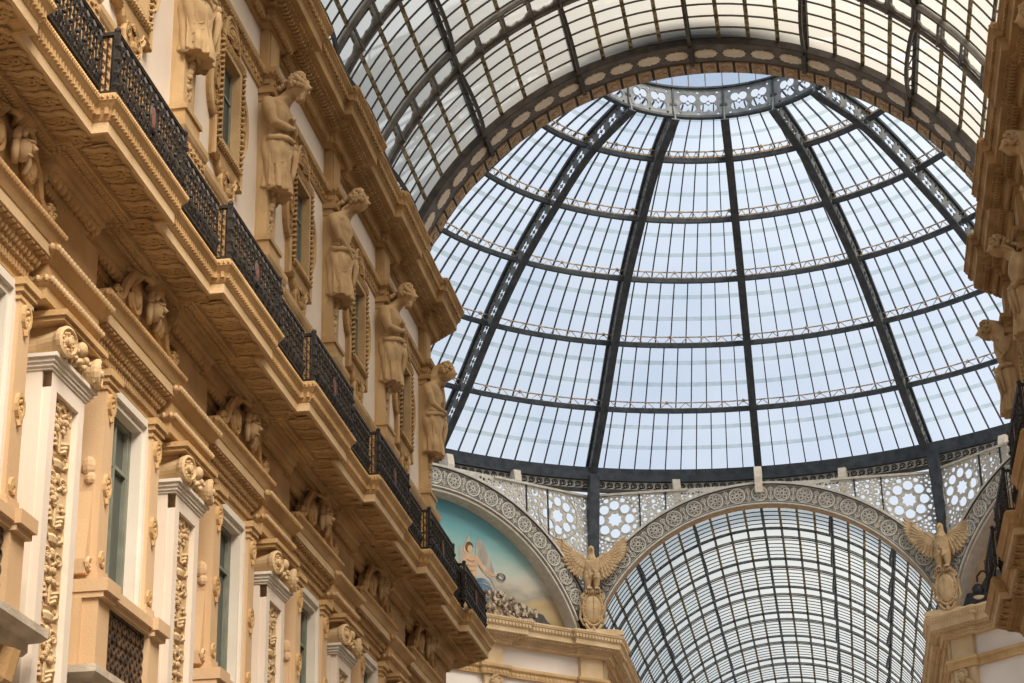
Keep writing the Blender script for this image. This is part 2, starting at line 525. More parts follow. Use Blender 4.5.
    mb = MB(); ring(mb, R, z0, .22, .10, 64); ring(mb, R, z1, .2, .08, 64)
    for b in range(16):
        a = b*pi/8; mb.beam(((R-.03)*cos(a), (R-.03)*sin(a), z0+.05), ((R-.03)*cos(a), (R-.03)*sin(a), z1-.05), .08, .05, (cos(a), sin(a), 0))
    Z(mb).build('drum_frame', 'steel_slate', drum)
    # lantern over the eye
    mb = MB(); n = 32
    for i in range(n):
        for r, z in ((5.45, 44.1), (5.45, 45.3), (2.5, 46.6)):
            mb.v.append((r*cos(2*pi*i/n), r*sin(2*pi*i/n), z))
    for i in range(n):
        j = (i+1) % n
        for k in range(2): mb.f.append((3*i+k, 3*j+k, 3*j+k+1, 3*i+k+1))
    lan = Z(mb).build('lantern', 'glass_lantern', D, label='glazed lantern above the eye')
    mb = MB()
    for i in range(48):
        a = 2*pi*i/48
        mb.beam((5.4*cos(a), 5.4*sin(a), 44.1), (5.4*cos(a), 5.4*sin(a), 45.3), .05, .05)
        mb.beam((5.4*cos(a), 5.4*sin(a), 45.3), (2.5*cos(a), 2.5*sin(a), 46.6), .05, .05)
    ring(mb, 5.4, 45.3, .1, .1, 64); ring(mb, 2.5, 46.6, .1, .1, 32)
    Z(mb).build('lantern_frame', 'steel_grey', lan)
    # ring beam, scrolled frieze
    mb = MB(); ring(mb, 19.90, 31.77, .95, .50, 128); Z(mb).build('ring_beam', 'steel_slate', D, label='dark riveted ring beam at the foot of the dome')
    mb = MB(); ring(mb, 19.92, 32.05, .98, .07, 128); ring(mb, 19.9, 31.51, .99, .05, 128)
    for i in range(480):
        a = 2*pi*i/480; 
        if sin(a) > -.2: mb.ball((19.42*cos(a), 19.42*sin(a), 31.93), .03, 4, 3); mb.ball((19.42*cos(a), 19.42*sin(a), 31.62), .03, 4, 3)
    Z(mb).build('riveted_edge', 'steel_slate', D)
    mb = MB(); ring(mb, 19.65, 31.30, .06, .44, 96, radians(-25), radians(205)); fz = Z(mb).build('frieze', 'fret_cream', D, label='cream frieze under the ring beam')
    mb = MB()
    sp = spiral(0, 0, .15, .03, 1.6, -2.6, 14, -1)
    m = 330
    for i in range(m):
        a = 2*pi*i/m
        if sin(a) < -.25: continue  # behind the arch of the near vault
        pts = [(19.60*cos(a + x/19.6), 19.60*sin(a + x/19.6), 31.31 + y) for x, y in [(.17, -.13)] + sp]
        mb.tube(pts, .026, 4, False)
    Z(mb).build('wave_scroll', 'steel_brown', fz)
    mb = MB(); ring(mb, 19.58, 31.02, .22, .14, 96, radians(-25), radians(205)); Z(mb).build('lower_ring', 'steel_brown', D)
    return D

# ------------------------------------------------------------------ glass barrel vaults
def arcbar(mb, y, R, wy, wr, a0, a1, zc=0, n=40):
    vs = []; fs = []
    for i in range(n+1):
        a = a0 + (a1-a0)*i/n
        for r, yy in ((R, y-wy/2), (R+wr, y-wy/2), (R+wr, y+wy/2), (R, y+wy/2)): vs.append((r*cos(a), yy, zc + r*sin(a)))
    for i in range(n):
        for k in range(4): fs.append((4*i+k, 4*i+4+k, 4*i+4+(k+1) % 4, 4*i+(k+1) % 4))
    fs += [(0, 1, 2, 3), (4*n+3, 4*n+2, 4*n+1, 4*n)]
    return mb.add(vs, fs)
def scallop(cx, cy, a, b, n=32, k=8, amp=.13):
    pts = []
    for i in range(n):
        t = 2*pi*i/n; q = 1/(abs(cos(t))**3.2 + abs(sin(t))**3.2)**(1/3.2)
        q *= 1 + amp*(abs(sin(k*t/2)) - .6)
        pts.append((cx + a*q*cos(t), cy + b*q*sin(t)))
    return pts
def make_vault(name, label, y0, sg, nb, gap, band, R, RG, zc, glass, ladder_mat, dark, DA=radians(21.5), ext=12):
    """sg: direction of y away from the crossing; y measured from y0"""
    V = thing(name, label, 'glass vault', (0, y0, zc))
    PO = .12 if sg < 0 else .02
    pitch = gap + band; A0, A1 = radians(4), radians(176)
    Ltot = pitch*nb + .4
    Y = lambda t: sg*t
    mb = MB(); n = 72
    for i in range(n+1):
        a = A0 + (A1-A0)*i/n
        mb.v += [((RG+.06)*cos(a), Y(0), (RG+.06)*sin(a)), ((RG+.06)*cos(a), Y(Ltot), (RG+.06)*sin(a))]
    for i in range(n): mb.f.append((2*i, 2*i+2, 2*i+3, 2*i+1))
    mb.build('glazing', glass, V, smooth=True)
    # ladder arches
    U = DA/4; K = int((A1-A0)/2/U)
    proto = None
    for b in range(nb):
        yc = gap*(b+1) + band*(b+.5)
        if proto is None:
            mb = MB(); u0, u1 = -K*U*R, K*U*R
            outl = [(u0 + (u1-u0)*i/(4*K), -band/2) for i in range(4*K+1)] + [(u0 + (u1-u0)*i/(4*K), band/2) for i in range(4*K, -1, -1)]
            holes = [scallop((i+.5)*U*R, 0, U*R*(.45 if sg < 0 else .48), band*(.37 if sg < 0 else .42)) for i in range(-K, K)]
            if sg > 0: holes = [[(((i+.5) + .45*a)*U*R, b*band*.43) for a, b in ((-1, -1), (1, -1), (1, 1), (-1, 1))] for i in range(-K, K)]
            mb.plate(outl, holes, .05, lambda u, v, w: ((R+w+PO)*cos(pi/2-u/R), v, (R+w+PO)*sin(pi/2-u/R)))
            proto = mb.build('lattice_arch', ladder_mat if sg < 0 else 'steel_grey', V, loc=(0, Y(yc), 0), label='arch of two chords joined by struts and scalloped plates')
            mb = MB()
            for s in (-1, 1):
                arcbar(mb, s*band/2, R, .07, .10 if sg < 0 else .07, A0, A1, n=72)
            for i in range(-K, K+1):
                a = pi/2 - i*U
                mb.beam((R*cos(a), -band/2, R*sin(a)), (R*cos(a), band/2, R*sin(a)), .05, .07, (cos(a), 0, sin(a)))
            mb.build('frame', 'steel_taupe' if sg < 0 else dark, proto)
        else:
            c = copy_tree(proto, V); c.location = (0, Y(yc), 0)
    # purlins
    for j in range(-4, 5):
        a = pi/2 + j*DA
        if not A0 < a < A1: continue
        mb = MB(); er = (cos(a), 0, sin(a))
        mb.beam((RG*cos(a), Y(-.2), RG*sin(a)), (RG*cos(a), Y(Ltot), RG*sin(a)), .12, .14, er)
        p = mb.build('purlin', dark, V)
        mb = MB()
        for b in range(nb):
            s0 = b*pitch + (0 if b == 0 else 0); s1 = b*pitch + gap
            pts = []
            for i in range(9):
                t = i/8; rr = R + .02 - .0 + (-.22*4*t*(1-t))
                pts.append((rr*cos(a), Y(s0 + (s1-s0)*t), rr*sin(a)))
            for i in range(8): mb.beam(pts[i], pts[i+1], .09, .08, er)
            if b < nb - 1: mb.beam(pts[8], (pts[8][0], Y(s1 + band), pts[8][2]), .09, .08, er)
            for i in range(0, 8):
                q = RG*1.0; t0 = i/8; t1 = (i+1)/8
                A_ = pts[i]; B_ = (q*cos(a), Y(s0 + (s1-s0)*t1), q*sin(a))
                if i % 2: A_ = (q*cos(a), Y(s0 + (s1-s0)*t0), q*sin(a)); B_ = pts[i+1]
                mb.beam(A_, B_, .03, .03, er)
        mb.build('bowed_tie', dark, p)
        for k in (1, 2, 3):
            a2 = a + k*U
            if a2 > A1: continue
            mb = MB(); mb.beam((RG*cos(a2), Y(0), RG*sin(a2)), (RG*cos(a2), Y(Ltot), RG*sin(a2)), .11, .04, (cos(a2), 0, sin(a2)))
            mb.build('glazing_purlin', 'bar_olive', V, label='light stained glazing bar')
    # transverse glazing bars
    m = 6
    for b in range(nb):
        mb = MB()
        for k in range(0, m+(2 if sg < 0 else 1)):
            t = b*pitch + (gap/m)*k
            if t > Ltot: continue
            arcbar(mb, Y(t), RG-.0, .05, .035, A0, A1, n=64)
        mb.build('glazing_hoop', dark, V)
    return V

# ------------------------------------------------------------------ near arch at the end of the arm
def make_near_arch():
    R, zc = 8.55, 22.45
    A = thing('vault_arch', 'broad dark arch edged with tan blocks where the near vault meets the dome', 'arch', (0, -18.5, zc))
    A0, A1 = radians(3), radians(177)
    mb = MB(); arcbar(mb, -1.18, R, .92, .10, A0, A1, n=96); mb.build('soffit', 'steel_taupe', A, label='dark grey soffit with cream panels')
    mb = MB(); arcbar(mb, -1.66, R+.0, .07, .16, A0, A1, n=96); arcbar(mb, -.70, R+.0, .05, .2, A0, A1, n=96)
    arcbar(mb, -.03, R+.02, .05, .9, A0, A1, n=96); mb.build('rim', 'steel_brown', A)
    U = radians(21.5)/4; K = 16
    pm = None
    for i in range(-K, K):
        a = (i+.5)*U
        if pm is None:
            mb = MB(); Q = [(.34, 0), (.29, .05), (.29, .13), (.23, .14), (.20, .19), (.06, .19), (0, .235)]; S = Q + [(-a, b) for a, b in Q[-2::-1]]; S = S + [(a, -b) for a, b in S[-2:0:-1]]
            mb.plate(S, [], .03, lambda u, v, w: (u, v, -w))
            pm = mb.build('panel', 'cream_paint', A, label='cream scalloped panel'); o = pm
        else:
            o = pm.copy(); COL.objects.link(o); o.parent = A
        o.location = (sin(a)*(R-.005), -1.18, cos(a)*(R-.005)); o.rotation_euler = (0, a, 0)
    for i in range(-K//4, K//4+1):
        a = i*U*4
        mb = MB(); er = Vector((sin(a), 0, cos(a)))
        mb.beam(er*(R-.07) + Vector((0, -1.66, 0)), er*(R-.07) + Vector((0, -.70, 0)), .12, .12, er)
        mb.build('cross_strap', 'steel_brown', A)
    mb = MB(); arcbar(mb, -.36, R+.02, .62, .06, A0, A1, n=96); st = mb.build('block_course', 'steel_brown', A, label='course of tan blocks')
    pm = None; V = radians(3.1)
    for i in range(-27, 28):
        a = i*V
        if pm is None:
            mb = MB(); mb.box((-.19, -.26, -.05), (.19, .26, .04))
            for x in (-.12, .12):
                for y in (-.17, 0, .17): mb.ball((x, y, -.05), .035, 5, 4)
            mb.box((-.05, -.12, -.085), (.05, .12, -.05)); mb.box((-.11, -.04, -.075), (.11, .04, -.05))
            pm = mb.build('block', 'tan_block', st, label='carved tan block'); o = pm
        else:
            o = pm.copy(); COL.objects.link(o); o.parent = st
        o.location = (sin(a)*(R+.02), -.36, cos(a)*(R+.02)); o.rotation_euler = (0, a, 0)
    # outer spandrel wall closing between the arch and the roof ring
    mb = MB(); arcbar(mb, .05, R+.85, .10, .5, radians(20), radians(160), n=64); mb.build('outer_rim', 'steel_brown', A)
    return A

# ------------------------------------------------------------------ sides of the octagon: ribbon arch, spandrels
ZC = 21.6; RI, RO = 8.2, 9.2
def star(cx, cy, r1, r2, n, a0=0):
    return [(cx + (r1 if i % 2 == 0 else r2)*cos(a0 + pi*i/n), cy + (r1 if i % 2 == 0 else r2)*sin(a0 + pi*i/n)) for i in range(2*n)]
def make_ribbon():
    """local: x along the side, y away from the crossing, z up from the springing centre"""
    A = thing('rosette_arch', 'x', 'arch', (0, 0, 0))
    A0, A1 = radians(24), radians(156)
    def sect(mb, r0, r1, y0, y1, n=72):
        vs = []; fs = []
        for i in range(n+1):
            a = A0 + (A1-A0)*i/n
            for r, y in ((r0, y0), (r1, y0), (r1, y1), (r0, y1)): vs.append((r*cos(a), y, r*sin(a)))
        for i in range(n):
            for k in range(4): fs.append((4*i+k, 4*i+4+k, 4*i+4+(k+1) % 4, 4*i+(k+1) % 4))
        fs += [(0, 1, 2, 3), (4*n+3, 4*n+2, 4*n+1, 4*n)]
        mb.add(vs, fs)
    mb = MB(); sect(mb, RI, RO, .0, .5); mb.build('arch_band', 'fret_dark', A)
    mb = MB(); sect(mb, RO-.07, RO+.03, -.12, .05); sect(mb, RI, RI+.07, -.08, .05); sect(mb, RO-.14, RO-.11, -.04, .02); sect(mb, RI+.11, RI+.14, -.04, .02)
    mb.build('edge_moulding', 'fret_cream', A)
    mb = MB(); sect(mb, RO-.115, RO-.075, -.125, .05); sect(mb, RI+.075, RI+.10, -.09, .05); mb.build('edge_line', 'steel_brown', A)
    Rm = (RI+RO)/2; U = radians(6.6)
    t = MB()
    t.annulus((0, 0, 0), .31, .37, .05, 18); t.annulus((0, 0, 0), .06, .11, .06, 8)
    for k in range(8):
        a = 2*pi*k/8
        t.annulus((.205*cos(a), .205*sin(a), 0), .062, .092, .045, 7)
    tm = MB()
    for s in (-1, 1):
        for w in (-1, 1):
            sp = spiral(s*.0, w*.20, .13, .03, 1.1, -w*pi/2, 10, s)
            tm.tube([(x, y, .02) for x, y in sp], .018, 4, False)
    tm.beam((0, -.38, .02), (0, .38, .02), .035, .03); tm.ball((0, 0, .02), .06, 6, 4)
    rp = None; sc = None
    k = int((A1-A0)/2/U)
    for i in range(-k, k+1):
        for which, off in (('rosette', 0), ('scroll', .5)):
            a = (i+off)*U
            if abs(a) > (A1-A0)/2 - .03: continue
            if which == 'rosette':
                if rp is None: rp = t.build('rosette', 'fret_cream', A); o = rp
                else: o = rp.copy(); COL.objects.link(o); o.parent = A
            else:
                if sc is None: sc = tm.build('scrollwork', 'fret_cream', A); o = sc
                else: o = sc.copy(); COL.objects.link(o); o.parent = A
            o.location = (sin(a)*Rm, 0, cos(a)*Rm); o.rotation_euler = (pi/2, a, 0)
    # intrados
    mb = MB(); sect(mb, RI-.02, RI+.02, .02, .55); mb.build('intrados', 'tan_block', A, label='beige underside of the arch')
    return A
def make_spandrel(s, X1=7.72, off=1.17):
    """pierced panel between the ribbon arch and the post, s=-1 left, 1 right"""
    A = thing('spandrel_panel', 'x', 'fretwork panel', (0, 0, 0))
    top = 30.80 - ZC; R = RO + .02
    a_end = math.acos(X1/R); a_top = math.asin(top/R) if top < R else pi/2
    arc = [(R*cos(a_end + (a_top-a_end)*i/20), R*sin(a_end + (a_top-a_end)*i/20)) for i in range(21)]
    outl = arc + [(X1, top)]
    outl = outl[::-1]
    cx, cy = X1 - off, top - 1.22
    holes = [star(cx, cy, .34, .26, 8, pi/8)]
    for k in range(8):
        a = 2*pi*k/8
        px, py = cx + .66*cos(a), cy + .66*sin(a)
        holes.append([(px + (.235 + .04*cos(b))*cos(b + a), py + .235*sin(b + a)) for b in [2*pi*j/12 for j in range(12)]])
        a += pi/8
        holes.append(circle(cx + .62*cos(a)*1.0, cy + .62*sin(a), .05, 6))
        holes.append(circle(cx + .98*cos(a), cy + .98*sin(a), .12, 8))
    rnd = random.Random(5)
    for k in range(24):
        a = 2*pi*(k+.5)/24; q = 1.0; x, y = cx + q*cos(a), cy + q*sin(a)
        if k % 3 != 1: holes.append(circle(x, y, .06, 6))
    def ok(x, y, r):
        if x > X1 - r - .06 or y > top - r - .10: return False
        if hypot(x, y) < R + r + .04: return False
        if hypot(x-cx, y-cy) < 1.12 + r and not hypot(x-cx, y-cy) > 1.08 + r: return False
        return True
    placed = []
    for tr in range(16000):
        x = rnd.uniform(.5, X1); y = rnd.uniform(0, top)
        r = rnd.choice((.19, .16, .13, .10, .08, .055)) if tr < 3000 else rnd.choice((.10, .075, .055, .04))
        if not ok(x, y, r): continue
        if any(hypot(x-a, y-b) < r + q + .016 for a, b, q in placed): continue
        placed.append((x, y, r))
        if r > .12:
            a0 = rnd.uniform(0, 6)
            holes.append([(x + r*cos(t)*(1 if j else 1), y + r*sin(t)) for j, t in enumerate([a0 + 4.6*i/9 for i in range(10)])] +
                         [(x + r*.42*cos(t), y + r*.42*sin(t)) for t in [a0 + 4.6*i/9 for i in range(9, -1, -1)]])
        else: holes.append(circle(x, y, r, 7, rnd.uniform(0, 1)))
    yy = .06
    while yy < top:
        xx = .5 + (.065 if int(yy/.113) % 2 else 0)
        while xx < X1:
            if ok(xx, yy, .04) and not any(hypot(xx-a, yy-b) < .04 + q + .016 for a, b, q in placed):
                placed.append((xx, yy, .04)); holes.append(circle(xx, yy, .04, 5))
            xx += .13
        yy += .113
    mb = MB(); mb.plate(outl, holes, .06, lambda u, v, w: (s*u, .10+w, v)); p = mb.build('pierced_plate', 'fret_cream', A)
    mb = MB()
    mb.annulus((0, 0, 0), 1.05, 1.10, .04, 28, Matrix.Translation((s*cx, .10, cy)) @ Matrix.Rotation(pi/2, 4, 'X'))
    for k in range(8):
        a = 2*pi*k/8
        mb.annulus((0, 0, 0), .22, .25, .03, 12, Matrix.Translation((s*(cx + .66*cos(a)), .10, cy + .66*sin(a))) @ Matrix.Rotation(pi/2, 4, 'X'))
    mb.box((s*3.2 if s > 0 else -X1, .0, top-.10), (X1 if s > 0 else -3.2, .12, top))
    mb.build('raised_border', 'fret_cream', p)
    mb = MB()
    xs = [X1 - .05, X1 - 2.32, X1 - 3.5]
    for x in xs:
        zz = sqrt(max(0, R*R - x*x)) if x < R else 0
        if top - zz > .3: mb.beam((s*x, .08, zz), (s*x, .08, top), .07, .06)
    mb.build('stiffener', 'steel_brown', p)
    return A
def feather(mb, root, tip, w, th=.03, nrm=(0, -1, 0), bend=.0):
    root = Vector(root); tip = Vector(tip); t = tip - root; L = t.length; t = t/L
    n = Vector(nrm); s = t.cross(n).normalized(); n = s.cross(t).normalized()
    prof = [(0, .45), (.15, .75), (.45, 1), (.75, .95), (.92, .6), (1, .12)]
    vs = []; fs = []
    for q, k in prof:
        c = root + t*(L*q) + n*(bend*q*q)
        hw = w/2*k
        vs += [c - s*hw, c + n*th, c + s*hw, c - n*th*.6]
    for i in range(len(prof)-1):
        for k in range(4): fs.append((4*i+k, 4*i+(k+1) % 4, 4*i+4+(k+1) % 4, 4*i+4+k))
    fs += [(0, 3, 2, 1), (4*(len(prof)-1), 4*(len(prof)-1)+1, 4*(len(prof)-1)+2, 4*(len(prof)-1)+3)]
    mb.add(vs, fs)
def make_eagle():
    """local: faces -y, z = 0 at the foot of the shield"""
    E_ = thing('eagle_statue', 'x', 'statue')
    b = MB(); z0 = 1.85
    b.loft([(0, .02, z0+.45, .16, .14), (0, .0, z0+.62, .30, .26), (0, -.04, z0+.92, .38, .34), (0, -.07, z0+1.2, .36, .33),
            (0, -.06, z0+1.42, .25, .25), (0, -.06, z0+1.58, .17, .18), (0, -.09, z0+1.72, .145, .16), (0, -.10, z0+1.84, .15, .17), (0, -.10, z0+1.95, .12, .14), (0, -.09, z0+2.02, .05, .06)], 18)
    b.tube([(0, -.22, z0+1.86), (0, -.33, z0+1.84), (0, -.40, z0+1.75), (0, -.40, z0+1.68)], [.075, .06, .035, .012], 8)
    for s in (-1, 1):
        b.tube([(s*.17, -.06, z0+.85), (s*.20, -.12, z0+.5), (s*.19, -.10, z0+.2), (s*.18, -.10, z0+.05)], [.2, .19, .12, .08], 10)
        for k in (-1, 0, 1): b.tube([(s*.18, -.12, z0+.08), (s*.18 + k*.09, -.28, z0+.06), (s*.18 + k*.11, -.34, z0-.04)], [.05, .04, .02], 6)
        b.ball((s*.07, -.2, z0+1.9), .035, 6, 5)
        b.tube([(s*.30, .0, z0+1.25), (s*.48, .02, z0+1.38), (s*.66, .03, z0+1.40)], [.2, .15, .1], 8)
    b.loft([(0, .15, z0-.05, .16, .06), (0, .18, z0+.3, .2, .07), (0, .12, z0+.7, .2, .12)], 10)
    rnd = random.Random(3)
    for i in range(60):
        a = rnd.uniform(-2.6, -.5); z = z0 + rnd.uniform(.5, 1.4)
        b.ball((.34*cos(a), -.04 + .32*sin(a), z), (.05, .04, .07), 5, 4)
    body = mesh_obj('body', baked(b, .03, 1), 'statue_stone', E_)
    for s in (-1, 1):
        w = MB()
        S = Vector((s*.34, .02, z0+1.32)); Wr = Vector((s*.80, .06, z0+1.62))
        T = 0
        # primaries fan from the wrist up to the tip, secondaries hang towards the body
        for i in range(9):
            f = i/8
            r = Wr.lerp(S, f*.45); ang = radians(44 - 50*f); Lg = 1.40 - .50*f
            w_ = r + Vector((s*cos(ang)*Lg, -.02*i, sin(ang)*Lg)); feather(w, r + Vector((0, -.01*i, 0)), w_, .21, .028)
        for i in range(7):
            f = i/6
            r = Wr.lerp(S, .35 + f*.65); ang = radians(-12 - 62*f); Lg = 1.0 - .12*f
            w_ = r + Vector((s*cos(ang)*Lg*.8, -.03, sin(ang)*Lg)); feather(w, r + Vector((0, -.10, 0)), w_ + Vector((0, -.05, 0)), .21, .028)
        for row in (1, 2, 3):
            for i in range(12 - row):
                f = i/(11 - row)
                r = Wr.lerp(S, f) + Vector((s*.02, -.10 - .035*row, .0)); ang = radians(44 - 118*f)
                Lg = (.80, .58, .38)[row-1]
                w_ = r + Vector((s*cos(ang)*Lg, 0, sin(ang)*Lg)); feather(w, r, w_, .17, .03)
        w.tube([S + Vector((0, -.05, .05)), Wr + Vector((-s*.1, -.1, .02)), Wr + Vector((s*.12, -.08, .12)), Wr + Vector((s*.6, -.04, .70))], [.13, .12, .09, .03], 8)
        w.v = [(x*.93, y, z) for x, y, z in w.v]
        w.build('wing', 'statue_stone', E_, label='raised wing with layered feathers')
    c = MB()
    c.ball((0, -.02, .98), (.50, .22, .66), 20, 12)
    c.v = [(x*.84, y, z) for x, y, z in c.v]
    sh = c.build('shield', 'statue_stone', E_, smooth=True, label='oval shield with a crossed face')
    c = MB(); 
    c.tube([(.56*cos(a), -.06, .98 + .74*sin(a)) for a in [2*pi*i/24 for i in range(25)]], .07, 6)
    c.tube([(0, -.245, .35), (0, -.26, .98), (0, -.245, 1.6)], .018, 4); c.tube([(-.47, -.12, .95), (0, -.25, .98), (.47, -.12, .95)], .018, 4)
    for s in (-1, 1):
        for zz, r in ((1.58, .17), (1.1, .14), (.55, .15)):
            sp = spiral(s*(.50 if zz != .55 else .42), zz, r, .03, 1.2, 0 if s > 0 else pi, 12, -s)
            c.tube([(x, -.08, z) for x, z in sp], [.06]*13, 6)
        c.tube([(s*.45, -.05, .3), (s*.3, -.1, .1), (s*.12, -.1, 0)], [.09, .08, .05], 6)
        c.tube([(s*.7, .0, 1.3), (s*.66, .0, .98), (s*.72, .0, .6), (s*.5, 0, .25)], [.05, .07, .07, .05], 6)
    c.box((-.42, -.15, 1.70), (.42, .25, 1.84))
    for i in range(7): c.ball((-.39 + .13*i, -.18, 1.76), (.07, .07, .10), 6, 5)
    c.loft([(0, .18, .0, .14, .16), (0, .18, .3, .34, .17), (0, .18, .9, .50, .17), (0, .18, 1.7, .40, .17)], 12); c.ball((0, -.1, .05), (.14, .12, .14), 8, 6)
    c.v = [(x*.80, y, z) for x, y, z in c.v]
    c.build('scroll_frame', 'statue_stone', E_)
    return E_

def flat_poly(name, pts, mat, parent, y, th=.02, label=None):
    mb = MB(); mb.plate(pts, [], th, lambda u, v, w: (u, y - w, v)); return mb.build(name, mat, parent, label=label)

def paint_sky():
    m, nt, out = nodes_of('mural_sky')
    b = nt.nodes.new('ShaderNodeBsdfPrincipled'); b.inputs['Roughness'].default_value = .75
    geo = nt.nodes.new('ShaderNodeNewGeometry'); sp = nt.nodes.new('ShaderNodeSeparateXYZ')
    nt.links.new(geo.outputs['Position'], sp.inputs[0])
    mr = nt.nodes.new('ShaderNodeMapRange'); mr.inputs[1].default_value = 24.3; mr.inputs[2].default_value = 29.6
    nt.links.new(sp.outputs['Z'], mr.inputs[0])
    n = nt.nodes.new('ShaderNodeTexNoise'); n.inputs['Scale'].default_value = .8; n.inputs['Detail'].default_value = 6
    mp = nt.nodes.new('ShaderNodeMapping'); mp.inputs['Scale'].default_value = (1, 1, 2.6)
    nt.links.new(geo.outputs['Position'], mp.inputs[0]); nt.links.new(mp.outputs[0], n.inputs['Vector'])
    ad = nt.nodes.new('ShaderNodeMath'); ad.operation = 'MULTIPLY_ADD'; ad.inputs[1].default_value = .26; ad.inputs[2].default_value = -.13
    nt.links.new(n.outputs['Fac'], ad.inputs[0])
    s = nt.nodes.new('ShaderNodeMath'); s.operation = 'ADD'; nt.links.new(mr.outputs[0], s.inputs[0]); nt.links.new(ad.outputs[0], s.inputs[1])
    r = nt.nodes.new('ShaderNodeValToRGB'); e = r.color_ramp.elements
    e[0].position = 0; e[0].color = (.26, .17, .07, 1); e[1].position = 1; e[1].color = (.10, .27, .30, 1)
    for p, c in ((.10, (.38, .26, .11)), (.20, (.46, .33, .16)), (.26, (.30, .27, .20)), (.34, (.50, .42, .32)), (.42, (.50, .48, .38)), (.55, (.28, .42, .36)), (.75, (.15, .34, .34))):
        q = e.new(p); q.color = (*c, 1)
    nt.links.new(s.outputs[0], r.inputs[0]); nt.links.new(r.outputs[0], b.inputs['Base Color']); nt.links.new(b.outputs[0], out.inputs[0])
    MATS['mural_sky'] = m
paint_sky()
surf('paint_skin', (.52, .32, .18), (.62, .40, .24), .8, 3)
surf('paint_skin_dark', (.30, .17, .09), (.42, .25, .14), .8, 3)
surf('paint_wing', (.26, .22, .17), (.46, .40, .32), .8, 2.5, stretch=(1, 1, .4))
surf('paint_blue', (.07, .13, .19), (.17, .25, .31), .8, 3)
surf('paint_hair', (.10, .045, .02), (.16, .08, .04), .8, 5)
surf('paint_cloth', (.22, .27, .24), (.34, .36, .30), .8, 4)
surf('paint_flower', (.10, .07, .04), (.50, .42, .30), .8, 5, lo=.42, hi=.6, c3=(.30, .20, .14))
surf('paint_dark', (.05, .045, .04), (.10, .09, .08), .8, 3)
surf('paint_ledge', (.13, .11, .10), (.20, .175, .155), .8, 2)
surf('paint_tan', (.46, .27, .13), (.54, .34, .18), .8, 1.5)

